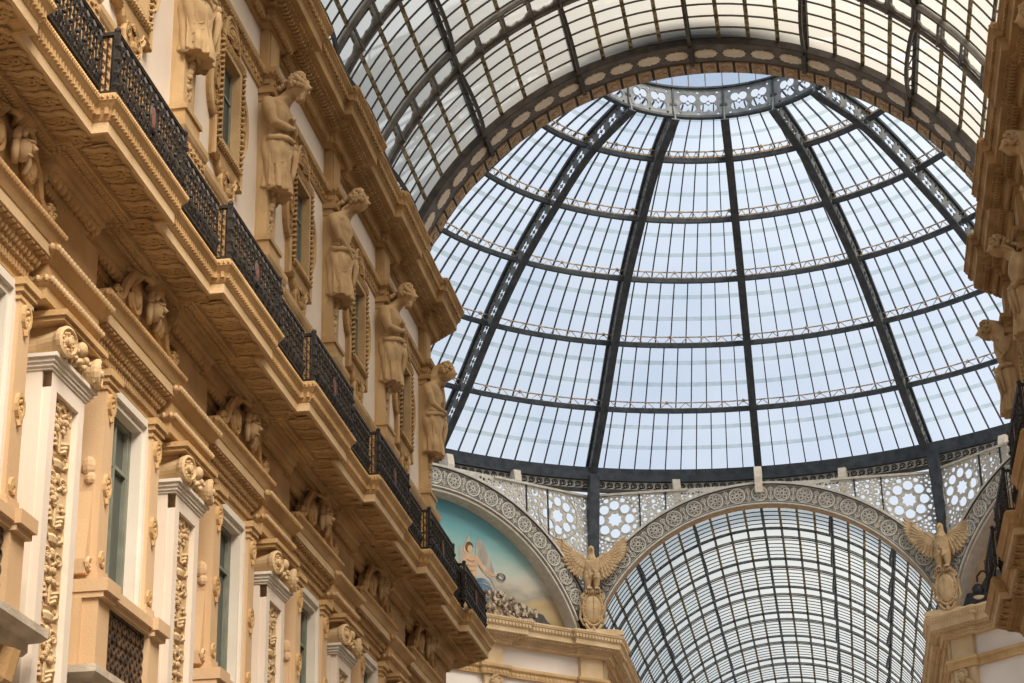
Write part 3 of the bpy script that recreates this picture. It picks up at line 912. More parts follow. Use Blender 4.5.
def half_disc(mb, R, y, z0, th, n=48, cx=0):
    a0 = math.asin(z0/R)
    pts = [(cx + R*cos(a0 + (pi - 2*a0)*i/n), R*sin(a0 + (pi - 2*a0)*i/n)) for i in range(n+1)]
    mb.plate(pts, [], th, lambda u, v, w: (u, y + w, v))
def make_mural(kind, loc, rot):
    M_ = thing('painted_lunette', 'half-round mural of a winged bare-chested youth holding a wreath under a teal sky' if kind else 'half-round lunette with tan painting behind the right cornice', 'mural', loc, rot)
    zb = 2.65; R = 8.10
    mb = MB(); half_disc(mb, R, .75, zb, .15)
    mb.build('painted_ground', 'mural_sky' if kind else 'paint_tan', M_)
    mb = MB(); a0 = math.asin(zb/R)
    for r0, r1, y0, y1 in ((R-.03, RI+.1, .05, .80), (R-.06, R+.02, .0, .10)):
        vs = []; fs = []; n = 64
        for i in range(n+1):
            a = a0 + (pi-2*a0)*i/n
            for r, y in ((r0, y0), (r1, y0), (r1, y1), (r0, y1)): vs.append((r*cos(a), y, r*sin(a)))
        for i in range(n):
            for k in range(4): fs.append((4*i+k, 4*i+4+k, 4*i+4+(k+1) % 4, 4*i+(k+1) % 4))
        mb.add(vs, fs)
    mb.build('rim', 'rim_stone', M_, label='pale grey stone rim')
    if not kind:
        mb = MB(); mb.plate([(-R+.5, zb), (R-.5, zb), (R-.9, zb+1.6), (R-2.5, zb+1.1), (0, zb+1.2), (-R+2, zb+1.5)], [], .02, lambda u, v, w: (u, .73 - w, v))
        mb.build('painted_foreground', 'paint_dark', M_)
        return M_
    DX, DZ = .95, .22
    P = lambda name, pts, mat, y=.74, lab=None: flat_poly(name, [(a + DX, b + DZ) for a, b in pts], mat, M_, y, .012, lab)
    P('painted_wing', [(1.80, 6.30), (1.95, 6.25), (2.20, 5.90), (2.45, 5.45), (2.62, 5.0), (2.72, 4.5), (2.70, 4.15), (2.55, 4.4), (2.4, 4.6), (2.15, 4.75), (1.95, 4.9), (1.72, 5.2), (1.68, 5.7), (1.70, 6.1)], 'paint_wing', .735, 'painted grey-brown wing')
    P('painted_wing', [(.80, 5.85), (.92, 5.86), (1.05, 5.6), (1.15, 5.2), (1.1, 4.6), (1.0, 4.4), (.84, 4.8), (.78, 5.3)], 'paint_wing', .735)
    body = [(1.22, 5.60), (1.42, 5.62), (1.46, 5.52), (1.74, 5.50), (1.86, 5.38), (2.05, 5.14), (2.30, 4.97), (2.62, 4.80), (2.74, 4.80), (2.72, 4.70), (2.50, 4.72), (2.2, 4.82), (1.95, 4.98), (1.78, 5.15), (1.72, 4.95), (1.68, 4.70), (1.70, 4.35), (1.1, 4.30), (1.12, 4.65), (1.08, 4.95), (1.0, 5.2), (1.0, 5.42), (1.1, 5.52), (1.2, 5.50)]
    P('painted_figure', body, 'paint_skin', .72, 'painted bare-chested youth')
    P('painted_head', circle(1.33, 5.80, .15, 14, 0, .20), 'paint_skin', .705)
    P('painted_arm', [(1.10, 5.45), (1.0, 5.7), (1.12, 6.0), (1.24, 6.18), (1.26, 6.36), (1.33, 6.34), (1.34, 6.16), (1.24, 5.95), (1.15, 5.72), (1.2, 5.5)], 'paint_skin', .715)
    P('painted_hair', [(1.14, 5.66), (1.10, 5.85), (1.18, 6.03), (1.34, 6.08), (1.48, 6.0), (1.52, 5.84), (1.46, 5.9), (1.36, 5.95), (1.24, 5.88), (1.2, 5.7)], 'paint_hair', .69)
    for zz in (5.28, 5.05, 4.85): P('painted_muscle', [(1.18, zz), (1.38, zz-.05), (1.6, zz), (1.6, zz-.025), (1.38, zz-.08), (1.18, zz-.03)], 'paint_skin_dark', .70)
    P('painted_cloth', [(1.05, 4.5), (1.4, 4.62), (1.72, 4.5), (1.85, 4.3), (1.7, 4.0), (1.3, 3.6), (.9, 3.2), (.8, 3.8)], 'paint_cloth', .70)
    P('painted_globe', circle(1.95, 3.98, .56, 22), 'paint_blue', .69, 'painted blue globe')
    mb = MB(); mb.annulus((0, 0, 0), .52, .60, .02, 24, Matrix.Translation((1.95+DX, .68, 4.05+DZ)) @ Matrix.Rotation(pi/2, 4, 'X') @ Matrix.Scale(.45, 4, (0, 1, 0)))
    mb.build('painted_globe_band', 'paint_wing', M_)
    mb = MB(); mb.annulus((0, 0, 0), .17, .24, .02, 14, Matrix.Translation((2.98+DX, .69, 4.74+DZ)) @ Matrix.Rotation(pi/2, 4, 'X') @ Matrix.Scale(.7, 4, (0, 1, 0)))
    mb.build('painted_wreath', 'paint_dark', M_)
    rnd = random.Random(11)
    mb = MB()
    for i in range(230):
        x = rnd.uniform(1.2, 4.8); top = 4.1 - abs(x-2.7)*.30
        z = rnd.uniform(2.95, top); r = rnd.uniform(.05, .14)
        mb.plate(circle(x, z, r, 6, rnd.uniform(0, 1), r*rnd.uniform(.6, 1.3)), [], .012, lambda u, v, w, i=i: (u + DX, .69 - .0004*i - w, v + DZ))
    mb.build('painted_flowers', 'paint_flower', M_, label='painted heap of flowers and goods')
    P('painted_ledge', [(.2, 2.5), (4.9, 2.5), (4.9, 2.84), (.9, 3.02), (.2, 3.0)], 'paint_ledge', .66)
    P('painted_shrub', [(4.4, 2.6), (4.6, 3.1), (4.9, 3.4), (5.2, 3.35), (5.4, 3.1), (5.75, 2.9), (5.8, 2.6)], 'paint_dark', .67)
    for sx, dz, dx in ((-1, -.1, -.9),):
        P('painted_figure', [(-.9, 5.2), (-.6, 5.5), (-.3, 5.55), (-.1, 5.4), (0, 5.0), (-.1, 4.5), (-.2, 4.1), (-.9, 4.1), (-1.0, 4.8)], 'paint_skin', .70)
        P('painted_head', circle(-.42, 5.75, .17, 12, 0, .21), 'paint_skin_dark', .695)
        P('painted_wing', [(-1.1, 5.2), (-1.6, 6.2), (-1.9, 5.6), (-1.8, 4.6), (-1.2, 4.2)], 'paint_wing', .715)
    return M_

def wall_lamp(loc, rot):
    L = thing('wall_lamp', 'dark curved wall lamp with a globe beside the tan lunette on the right', 'lamp', loc, rot)
    mb = MB(); mb.tube([(.5, .24, .58), (.45, 0, .66), (.35, -.1, .75), (.1, -.2, .78), (-.1, -.25, .6), (-.12, -.25, .35)], .045, 6)
    mb.ball((.5, .2, .58), (.1, .06, .16), 8, 6); mb.build('bracket', 'lamp_dark', L)
    mb = MB(); mb.ball((-.12, -.25, .0), (.25, .25, .28), 14, 10); mb.build('globe', 'lamp_dark', L, smooth=True)
    mb = MB(); mb.lathe([(.12, -.38), (.2, -.34), (.24, -.28), (.2, -.27)], 12, Matrix.Translation((-.12, -.25, 0))); mb.build('collar', 'cream_paint', L)
    return L

# mouldings shared by all the blocks
CORNICE = [(0, 23.08), (.16, 23.08), (.20, 23.13), (.34, 23.24), (.34, 23.30), (.60, 23.36), (.60, 23.43), (.78, 23.45), (.78, 23.66), (.82, 23.70), (.90, 23.86), (.95, 23.91), (.95, 24.05), (0, 24.09)]
STRING = [(0, 21.74), (.14, 21.74), (.16, 21.80), (.16, 21.96), (.20, 22.0), (.26, 22.06), (.26, 22.16), (.14, 22.20), (0, 22.20)]
def tmpl_egg(w=.09, h=.09):
    t = MB(); t.ball((0, 0, 0), (w*.55, w*.5, h*.6), 6, 5); return t
def tmpl_box(a, b, c):
    t = MB(); t.box((-.01, -b/2, -c/2), (a, b/2, c/2)); return t
def tmpl_leaf(L=.2, w=.16, h=.06):
    """acanthus-like leaf hanging under a soffit, pointing outwards"""
    t = MB()
    t.tube([(-L*.5, 0, 0), (0, 0, -h), (L*.4, 0, -h*.9), (L*.55, 0, -h*.1)], [w*.25, w*.38, w*.3, w*.12], 6, True, .5)
    for s in (-1, 1):
        for q in (-.3, 0, .28): t.tube([(L*q, 0, -h*.4), (L*(q+.1), s*w*.42, -h*.25)], [w*.16, w*.08], 5)
    return t
def cornice_set(name, label, path, parent_mat='stone', cat='cornice', deep=True):
    mb = MB(); sweep(mb, CORNICE, path); c = mb.build(name, parent_mat); tag(c, label, cat)
    o = MB()
    along(o, tmpl_egg(.13, .13), path, .27, 23.15, .13)
    o.build('egg_moulding', parent_mat, c)
    o = MB(); along(o, tmpl_leaf(.20, .12, .06), path, .47, 23.34, .145); o.build('leaf_moulding', parent_mat, c)
    o = MB(); along(o, tmpl_box(.05, .09, .09), path, .60, 23.40, .16); along(o, tmpl_box(.04, .10, .13), path, .865, 23.79, .17)
    along(o, tmpl_egg(.07, .07), path, .96, 23.98, .10); o.build('bead_row', parent_mat, c)
    return c
def string_set(label, path, mat='stone'):
    mb = MB(); sweep(mb, STRING, path); c = mb.build('string_course', mat); tag(c, label, 'moulding')
    o = MB(); along(o, tmpl_box(.03, .10, .10), path, .16, 21.88, .2); along(o, tmpl_egg(.07, .07), path, .23, 22.04, .11); o.build('bead_row', mat, c)
    return c

def corner_blocks():
    s2 = sqrt(.5)
    for side in (-1, 1):
        V = Vector((-7.456 if side < 0 else 7.82, 18.0)); 
        t = Vector((-side*s2*-1, s2)) if False else Vector((s2*(-side)*-1, s2))
        # travel direction along the mural side towards the corner (left block) and its mirror
        tm = Vector((s2, s2)) if side < 0 else Vector((-s2, s2))
        far = V - tm*14.9
        def pt(q): return (q.x, q.y)
        e = .18
        nm = Vector((tm.y, -tm.x)) if side < 0 else Vector((-tm.y, tm.x))
        nm = nm if nm.dot(-V) > 0 else -nm
        na = Vector((-side, 0)); ta = Vector((0, 1))
        k = math.tan(radians(22.5))
        corner = V + nm*e + tm*(e*k)
        P = [far]
        for a, b in ((14.9 - 6.4, 14.9 - 5.35),):
            q0 = V - tm*6.4; q1 = V - tm*5.35
            P += [q0, q0 + nm*e, q1 + nm*e, q1]
        q0 = V - tm*1.25
        P += [q0, q0 + nm*e, corner, V + na*e + ta*1.2, V + ta*1.2, V + ta*60]
        path = [pt(q) for q in P]
        if side > 0: path = path[::-1]
        base = [pt(far), pt(V), pt(V + ta*60)]
        if side > 0: base = base[::-1]
        nm_ = 'northwest' if side < 0 else 'northeast'
        sd = 'left' if side < 0 else 'right'
        mb = MB(); sweep(mb, [(-.6, 0), (0, 0), (0, 24.0), (-.6, 24.0)], base, True)
        struct(mb.build('wall_' + nm_, 'plaster'), 'pale plastered wall of the far corner block')
        cornice_set('corner_cornice', 'stone cornice carrying the %s eagle on the far corner block' % sd, path, 'stone_light')
        string_set('thin stone moulding below the cornice of the far %s block' % sd, path)
        for c in (5.875, .62):
            for which in (0, 1):
                if which and c > 1: continue
                q = V - tm*c if not which else V + ta*.6
                n_ = nm if not which else na; tt = tm if not which else ta
                h = .48 if c > 1 else .6
                M = Matrix(((n_.x, tt.x, 0, q.x), (n_.y, tt.y, 0, q.y), (0, 0, 1, 0), (0, 0, 0, 1)))
                mb = MB(); mb.box((-.02, -h, 22.15), (.2, h, 23.1), M); mb.box((-.02, -h, 10), (.2, h, 21.75), M)
                o = mb.build('corner_pilaster', 'stone_light')
                tag(o, '%s pilaster strip under the cornice of the far %s block' % ('wide stone' if not which and c > 1 else ('stone corner' if not which else 'return-side stone'), sd), 'pilaster')
                if not which:
                    mb = MB(); mb.ball((.32, 0, 21.35), (.20, .2, .25), 9, 7, M)
                    for kk in range(9):
                        a = 2*pi*kk/9; mb.ball((.34, .2*cos(a), 21.45 + .2*sin(a)), .09, 6, 5, M)
                    for s_ in (-1, 1): mb.tube([tuple(M @ Vector((.3, s_*.18, 21.2))), tuple(M @ Vector((.34, s_*.4, 21.0))), tuple(M @ Vector((.3, s_*.45, 20.7)))], [.14, .16, .1], 6)
                    o2 = mb.build('corner_figure', 'statue_stone', None, smooth=True)
                    tag(o2, 'carved head of a stone figure under the %s moulding of the far %s block' % ('inner' if c > 1 else 'outer', sd), 'statue')
        # pedestal and posts behind the eagle
        mid = (V*1.0); ang = atan2(-V.x, V.y) if False else 0
        rot = radians(22.5)*side*-1
        mb = MB(); mb.box((-.85, -.95, 0), (.85, .5, .20)); mb.box((-.70, -.80, .20), (.70, .4, .27))
        o = mb.build('eagle_pedestal', 'stone_light', loc=(V.x, V.y, 24.07), rot=rot); tag(o, 'low stone block carrying the %s eagle' % sd, 'pedestal')
        mb = MB(); mb.box(*((-1.25, .15, 0), (0, .7, .95)) if side < 0 else ((0, .15, 0), (1.25, .7, .95))); mb.beam((0, .50, 1.6), (0, -.42, 7.4), .44, .5, (0, 1, 0)); mb.box((-.42, .15, .0), (.42, .7, 1.5))
        mb.add([(-.42, .15, 1.5), (.42, .15, 1.5), (.22, .15, 2.6), (-.22, .15, 2.6), (-.42, .7, 1.5), (.42, .7, 1.5), (.22, .7, 2.6), (-.22, .7, 2.6)], [(0,1,2,3),(7,6,5,4),(0,4,5,1),(1,5,6,2),(2,6,7,3),(3,7,4,0)])
        o = mb.build('roof_post', 'steel_slate', loc=(V.x*1.01, V.y*.99, 24.1), rot=rot); tag(o, 'dark iron post rising behind the %s eagle to the dome ring' % sd, 'post')
    # side buildings of the far arm go on behind the corner
def build_sides():
    s2 = sqrt(.5)
    rib = make_ribbon(); sl = make_spandrel(-1); sr = make_spandrel(1); s3 = make_spandrel(1, 8.45, 1.75); s4 = make_spandrel(-1, 7.7)
    C_NW = Vector((-12.728, 12.728)) + Vector((s2, s2))*NWSHIFT; C_NE = Vector((12.728, 12.728)) + Vector((-s2, s2))*NESHIFT
    place(rib, USED, (0, 18.0, ZC), 0, 'pierced arch band of rosettes crowning the far glass vault', 'rosette arch bands')
    place(rib, USED, (C_NW.x, C_NW.y, ZC - .2), radians(45), 'rosette arch band curving over the painted lunette on the left', 'rosette arch bands')
    place(rib, USED, (C_NE.x, C_NE.y, ZC), radians(-45), 'rosette arch band cut off by the right facade', 'rosette arch bands')
    place(sl, USED, (0, 18.0, ZC), 0, 'cream fretwork spandrel between the left eagle post and the far vault', 'fretwork spandrels')
    place(sr, USED, (0, 18.0, ZC), 0, 'cream fretwork spandrel between the far vault and the right eagle post', 'fretwork spandrels')
    place(s3, USED, (C_NW.x, C_NW.y, ZC - .1), radians(45), 'cream fretwork spandrel above the painted lunette, left of the left eagle post', 'fretwork spandrels')
    place(sl, USED, (C_NW.x, C_NW.y, ZC - .1), radians(45), 'cream fretwork spandrel at the far left end of the lunette side', 'fretwork spandrels')
    place(s4, USED, (C_NE.x, C_NE.y, ZC), radians(-45), 'cream fretwork spandrel right of the right eagle post', 'fretwork spandrels')
    make_mural(1, (C_NW.x, C_NW.y, ZC - .2), radians(45)); make_mural(0, (C_NE.x, C_NE.y, ZC), radians(-45))
    wall_lamp((9.26, 16.95, 24.95), radians(-45))
    # consoles under the ring
    mb = MB(); mb.v = []
    pr = [(18.95, 31.2), (18.35, 31.2), (18.28, 31.0), (18.22, 30.7), (18.28, 30.35), (18.34, 30.0), (18.5, 30.0), (18.45, 30.4), (18.55, 30.75), (18.95, 30.8)]
    pr = [(r + .8, z + .32) for r, z in pr]; n = len(pr)
    for y in (-.17, .17): mb.v += [(r, y, z) for r, z in pr]
    mb.f = [tuple(range(n)), tuple(range(2*n-1, n-1, -1))] + [(i, (i+1) % n, n + (i+1) % n, n + i) for i in range(n)]
    con = mb.build('console', 'cream_paint'); tag(con, 'x', 'bracket')
    names = {56.25: 'cream console under the dome ring near the right facade', 78.75: 'cream console under the ring over the right end of the far vault', 90: 'cream console at the crown of the far vault arch',
             101.25: 'cream console under the ring between left eagle post and far vault crown', 123.75: 'cream console under the ring above the right half of the lunette', 135: 'cream console at the crown of the lunette arch by the left facade'}
    for a, l in names.items():
        o = place(con, USED, (0, 0, 0), radians(a), l, 'consoles under the dome ring')
        if a in (90, 135): o.location = Vector((-cos(radians(a)), -sin(radians(a)), 0))*(1.35 if a == 90 else .5)
    eg = make_eagle()
    place(eg, USED, (-7.60, 17.12, 24.22), radians(21), 'stone eagle with spread wings on a shield, left of the far vault', 'stone eagles')
    place(eg, USED, (7.72, 17.12, 24.22), radians(-21), 'stone eagle with spread wings on a shield, right of the far vault', 'stone eagles')

def build_ground():
    mb = MB(); mb.box((-40, -110, -.3), (40, 90, 0)); struct(mb.build('floor', 'floor_marble'), 'pale patterned marble floor of the arcade')

XL, XR = -7.83, 7.97
LX = XL + .17
YE = -19.4
PK = [-45.7 + 5.18*k for k in range(-1, 6)]
WK = [-43.05 + 5.18*k for k in range(-1, 5)]

def fac_path(side, h, e, d0=0.0, y0=-62, dc=0.0):
    """plan path of one facade (d0 out from the wall) with forward breaks at its pilasters, turning the corner at the crossing"""
    out = -side; s2 = sqrt(.5); k = math.tan(radians(22.5))
    x = (XL if side < 0 else XR) + out*d0; ye = YE + d0*k
    pts = [(x, y0)]
    for c in PK:
        a, b = c - h + dc, c + h + dc
        pts += [(x, a), (x + out*e, a)]
        if c < PK[-1]: pts += [(x + out*e, b), (x, b)]
    td = Vector((-out*s2, s2)); nd = Vector((out*s2, s2)); V = Vector((x, ye))
    c = V + nd*e - td*(e*k); q = V + td*max(.5, h*.6)
    pts += [(c.x, c.y), (q.x + nd.x*e, q.y + nd.y*e), (q.x, q.y)]
    q = V + td*13.5; pts.append((q.x, q.y))
    return pts if side < 0 else pts[::-1]
def shift(prof, d0): return [(d - d0, z) for d, z in prof]

def fm(side, y, z=0.0):
    """matrix of a facade spot: local x out of the wall, y along it"""
    return ((XL if side < 0 else XR), y, z), (0 if side < 0 else pi)

def facade_walls(side):
    S = 'left' if side < 0 else 'right'; x = XL if side < 0 else XR; o = -side
    def plate(name, z0, z1, d0, th, holes, mat):
        mb = MB(); mb.plate([(-78, z0), (YE, z0), (YE, z1), (-78, z1)], holes, th, lambda u, v, w: (x + o*(d0 - w), u, v))
        c = sqrt(.5); q = Vector((x, YE)); t = Vector((-o*c, c)); n = Vector((o*c, c))
        a = q + n*d0; b = q + t*15 + n*d0
        M = Matrix(((n.x, t.x, 0, q.x), (n.y, t.y, 0, q.y), (0, 0, 1, 0), (0, 0, 0, 1)))
        mb.box((d0 - th, 0, z0), (d0, 15, z1), M)
        return mb.build(name, mat)
    r = lambda y, h, a, b: [(y-h, a), (y+h, a), (y+h, b), (y-h, b)]
    lower = plate('wall_' + S, 0, 14.3, .17 if side < 0 else 0, .7, [r(w, .86, 9.35, 12.32) for w in WK] if side < 0 else [], 'plaster')
    struct(lower, 'white plastered lower wall of the %s facade' % S)
    up = plate('wall_upper_' + S, 14.3, 24.0, .1, .6, [r(w, .61, 19.14, 21.18) for w in WK], 'plaster')
    struct(up, 'pale plastered upper wall of the %s facade' % S)

def soffit_scroll():
    """curling leaf modillion seen from below; local x out"""
    t = MB()
    # wavy ridge
    t.tube([(-.20, -.16, -.02), (-.12, -.19, -.05), (.0, -.15, -.06), (.10, -.17, -.06), (.20, -.13, -.05), (.24, -.05, -.04), (.19, .0, -.03), (.14, -.04, -.03)], [.028, .034, .038, .036, .036, .030, .024, .018], 6)
    t.annulus((.02, .06, -.03), .05, .085, .035, 10); t.ball((.02, .06, -.02), .035, 6, 4)
    t.tube([(-.18, .10, -.02), (-.08, .15, -.045), (.06, .16, -.045), (.14, .11, -.03)], [.02, .028, .028, .016], 5)
    for k in range(3): t.tube([(-.16 + .02*k, -.06 + .07*k, -.01), (-.06 + .02*k, -.04 + .05*k, -.035)], [.026, .012], 5)
    t.tube([(.10, .02, -.02), (.2, .06, -.04), (.22, .13, -.02)], [.02, .026, .014], 5)
    for k in range(6):
        y = -.20 + .075*k; t.tube([(-.24, y, -.005), (-.10, y + .03, -.03), (.05, y, -.03), (.22, y + .02, -.01)], [.012, .018, .018, .01], 4)
    t.v = [(x*1.0, y*1.25, z*1.15) for x, y, z in t.v]
    return t

BED = [(0, 13.90), (.36, 13.90), (.42, 13.93), (.44, 13.98), (.58, 14.12), (.62, 14.16), (.62, 14.25), (.68, 14.27), (.94, 14.27), (.96, 14.40), (0, 14.45)]
BAL = [(.60, 14.37), (1.42, 14.37), (1.42, 14.33), (1.50, 14.33), (1.50, 14.47), (1.53, 14.49), (1.55, 14.53), (1.58, 14.62), (1.64, 14.70), (1.66, 14.72), (1.66, 14.80), (1.62, 14.84), (.60, 14.84)]

def facade_bands(side):
    S = 'left' if side < 0 else 'right'
    # frieze wall under the balcony
    if side < 0:
        pf = fac_path(side, .75, .26, .3)
        mb = MB(); sweep(mb, [(-.3, 13.05), (.04, 13.05), (.04, 13.92), (-.3, 13.92)], pf); f = mb.build('frieze_wall', 'stone'); tag(f, 'plain shadowed stone frieze between the window hoods and the balcony slab', 'frieze')
        pe = fac_path(side, .90, .34, .22)
        EN = [(0, 12.45), (.26, 12.45), (.26, 12.62), (.29, 12.64), (.33, 12.69), (.33, 12.74), (.27, 12.76), (.27, 12.94), (.31, 12.96), (.38, 13.04), (.42, 13.07), (.42, 13.16), (.32, 13.19), (0, 13.2)]
        mb = MB(); sweep(mb, shift(EN, .22), pe)
        e = mb.build('entablature', 'stone'); tag(e, 'stepped stone entablature breaking forward over each lower pilaster', 'entablature')
        o = MB(); along(o, tmpl_egg(.08, .08), pe, .11, 12.71, .10); along(o, tmpl_egg(.09, .08), pe, .20, 13.11, .11); o.build('bead_row', 'stone_light', e)
    pb = fac_path(side, .80, .22, .84 if side < 0 else .62, dc=-.43); pi_ = fac_path(side, .70, .22, .30, dc=-.43)
    mb = MB(); sweep(mb, shift(BAL, .94), pb); b = mb.build('balcony_slab', 'stone'); tag(b, 'long stone balcony ledge with leafy scrolls under it, %s facade' % S, 'balcony')
    mb = MB(); sweep(mb, shift(BED, .35), pi_)
    x = XL if side < 0 else XR; xs = sorted((x, x - side*1.2)); mb.box((xs[0], -62, 14.40), (xs[1], YE, 14.84)); mb.build('bed_moulding', 'stone', b)
    mb = MB(); sweep(mb, shift([(1.46, 14.325), (1.515, 14.325), (1.515, 14.475), (1.46, 14.475)], .94), pb); mb.build('fascia', 'stone_light', b, label='bright plain fascia of the balcony')
    o = MB(); along(o, soffit_scroll(), pb, 1.20 - .94, 14.36, .50); o.build('soffit_scrollwork', 'stone', b, label='row of curled leaves under the ledge')
    o = MB()
    lf = MB(); lf.box((-.04, -.03, -.02), (.04, .03, .01)); lf.ball((0, .0, -.02), (.05, .025, .02), 5, 4)
    along(o, lf, pi_, .76 - .35, 14.265, .075); along(o, lf, pi_, .86 - .35, 14.265, .08); o.build('soffit_fret', 'stone', b)
    o = MB(); along(o, tmpl_egg(.15, .17), pi_, .53 - .35, 14.04, .155); along(o, tmpl_egg(.07, .07), pi_, .05, 13.91, .10); o.build('egg_moulding', 'stone', b)
    o = MB(); along(o, tmpl_box(.035, .05, .10), pb, 1.565 - .94, 14.60, .095); along(o, tmpl_egg(.045, .045), pb, 1.66 - .94, 14.76, .06); o.build('bead_row', 'stone', b)
    # socle above the balcony
    ps = fac_path(side, .30, .14)
    mb = MB(); sweep(mb, [(0, 14.84), (.30, 14.84), (.30, 17.86), (.33, 17.90), (.36, 17.98), (.36, 18.08), (0, 18.12)], ps); s = mb.build('socle', 'stone_light_shaded'); tag(s, 'stone socle band pierced with a small key pattern behind the %s railing' % S, 'socle')
    t = MB()
    for a, b in (((-.07, -.012), (.06, .012)), ((-.012, -.01), (.012, .10)), ((.05, .03), (.075, .13)), ((-.09, .06), (-.03, .085))): t.box((-.01, a[0], a[1]), (.03, b[0], b[1]))
    o = MB()
    for z in (16.9, 17.1, 17.3, 17.5, 17.7): along(o, t, ps, .30, z, .19)
    o.build('key_pattern', 'stone_deep', s)
    string_set('ornate string course under the top cornice of the %s facade' % S, fac_path(side, .22, .22), 'stone_shaded')
    c = cornice_set('top_cornice', 'massive carved top cornice of the %s facade' % S, fac_path(side, .46, .16), 'stone_shaded')
    xs = sorted((x - side*.0, x + side*1.6)); mb = MB(); mb.box((xs[0], -75, 23.9), (xs[1], YE, 24.08)); g = mb.build('roof_gutter', 'steel_grey'); tag(g, 'flat gutter behind the top cornice of the %s facade' % S, 'gutter')

# ---- pierced outline of the upper window surrounds (y, z) about the opening centre
def surround_outline():
    arc = lambda cx, cy, rx, ry, a0, a1, n: [(cx + rx*cos(radians(a0 + (a1-a0)*i/n)), cy + ry*sin(radians(a0 + (a1-a0)*i/n))) for i in range(n+1)]
    R_ = [(.0, -2.04), (.22, -2.02), (.42, -1.90), (.50, -1.72), (.46, -1.60), (.60, -1.52), (.68, -1.40), (1.04, -1.40), (1.04, -.64)]
    R_ += arc(1.02, .0, .42, .62, -80, 80, 10)
    R_ += [(1.04, .64), (1.04, 1.24), (.66, 1.24), (.60, 1.34)]
    R_ += arc(0, 1.30, .56, .56, 8, 90, 7)
    L_ = [(-a, b) for a, b in R_[::-1]]
    return R_ + L_[1:-1]
def make_surround():
    """local: x out of the wall face, z about the centre of the opening"""
    S = thing('window_surround', 'x', 'window frame')
    A, B = .52, .93
    out = [(a*.80, b) for a, b in surround_outline()]; hole = [(-A, -B), (A, -B), (A, B), (-A, B)]
    mb = MB(); mb.plate(out, [hole], .10, lambda u, v, w: (w, u, v)); p = mb.build('scalloped_plate', 'stone_shaded', S)
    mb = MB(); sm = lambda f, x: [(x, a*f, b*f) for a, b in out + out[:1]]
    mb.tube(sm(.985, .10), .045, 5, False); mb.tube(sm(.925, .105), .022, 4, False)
    mb.build('rolled_edge', 'stone_light_shaded', p)
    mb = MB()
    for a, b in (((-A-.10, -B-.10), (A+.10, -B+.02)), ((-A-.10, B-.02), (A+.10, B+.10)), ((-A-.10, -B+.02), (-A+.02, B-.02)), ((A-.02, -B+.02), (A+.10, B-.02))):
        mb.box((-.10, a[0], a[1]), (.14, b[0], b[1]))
    fr = mb.build('inner_frame', 'stone_light_shaded', S, label='deep plain stone reveal')
    mb = MB()
    for s in (-1, 1):
        for i in range(18):
            z = -1.0 + i*.118
            mb.tube([(.13, s*(A+.08), z), (.17, s*(A+.15), z + .025), (.11, s*(A+.22), z - .015)], [.032, .036, .016], 5)
            mb.box((.10, s*(A+.30)-.025, z), (.125, s*(A+.30)+.025, z+.06))
    for i in range(15):
        y = -.66 + i*.094
        for zz, q in ((-B-.08, -1), (B+.08, 1)): mb.tube([(.13, y, zz), (.17, y, zz+q*.07), (.11, y, zz+q*.13)], [.032, .036, .016], 5)
    mb.build('leaf_border', 'stone_shaded', S)
    mb = MB()
    for k in range(9):
        a = pi*(k + .5)/9; mb.tube([(.10, .05*cos(a), 1.28 + .05*sin(a)), (.16, .18*cos(a), 1.28 + .18*sin(a)), (.12, .30*cos(a), 1.28 + .30*sin(a))], [.016, .032, .04], 5)
    RX = lambda x, y, z: Matrix.Translation((x, y, z)) @ Matrix.Rotation(pi/2, 4, 'Z') @ Matrix.Rotation(pi/2, 4, 'X')
    mb.annulus((0, 0, 0), .34, .40, .05, 14, RX(.1, 0, 1.28), 0, pi)
    for s in (-1, 1):
        mb.annulus((0, 0, 0), .10, .14, .05, 12, RX(.1, s*(A+.34), .18) @ Matrix.Scale(2.0, 4, (0, 1, 0)))
        for zc, r in ((-.34, .10), (.52, .08)):
            mb.tube([(.12, s*(A+.36) + a, zc + b) for a, b in spiral(0, 0, r, .02, 1.5, pi/2, 12, s)], .022, 5)
        mb.tube([(.12, s*(.22 + a*.9), -1.62 + b) for a, b in spiral(0, 0, .16, .02, 1.5, pi/2, 14, s)], .028, 5)
        mb.tube([(.12, s*.34, -1.78), (.13, s*.2, -1.9), (.12, 0, -1.93)], .024, 5)
        for k in range(5): mb.ball((.12, s*(.80 + .0*k), 1.08 + .0), .02, 4, 3)
        mb.tube([(.12, s*(.85+a), 1.12 + b) for a, b in spiral(0, 0, .07, .02, 1.2, 0, 10, s)], .02, 5)
    mb.ball((.13, 0, -1.80), (.07, .10, .10), 7, 5)
    for k in range(5): mb.tube([(.11, 0, -1.40), (.14, -.16 + .08*k, -1.52)], [.04, .022], 5)
    mb.build('carved_ornament', 'stone_shaded', S)
    return S

def make_upper_window():
    mb = MB(); mb.box((-.09, -.55, -.95), (-.05, .55, .95)); w = mb.build('window', 'window_dark'); w['kind'] = 'structure'
    mb = MB()
    for a, b in (((-.52, -.93), (-.45, .93)), ((.45, -.93), (.52, .93)), ((-.03, -.93), (.03, .93)), ((-.52, .85), (.52, .93)), ((-.52, .25), (.52, .30)), ((-.52, -.93), (.52, -.86))):
        mb.box((-.06, a[0], a[1]), (-.02, b[0], b[1]))
    mb.build('window_frame', 'window_frame', w)
    return w

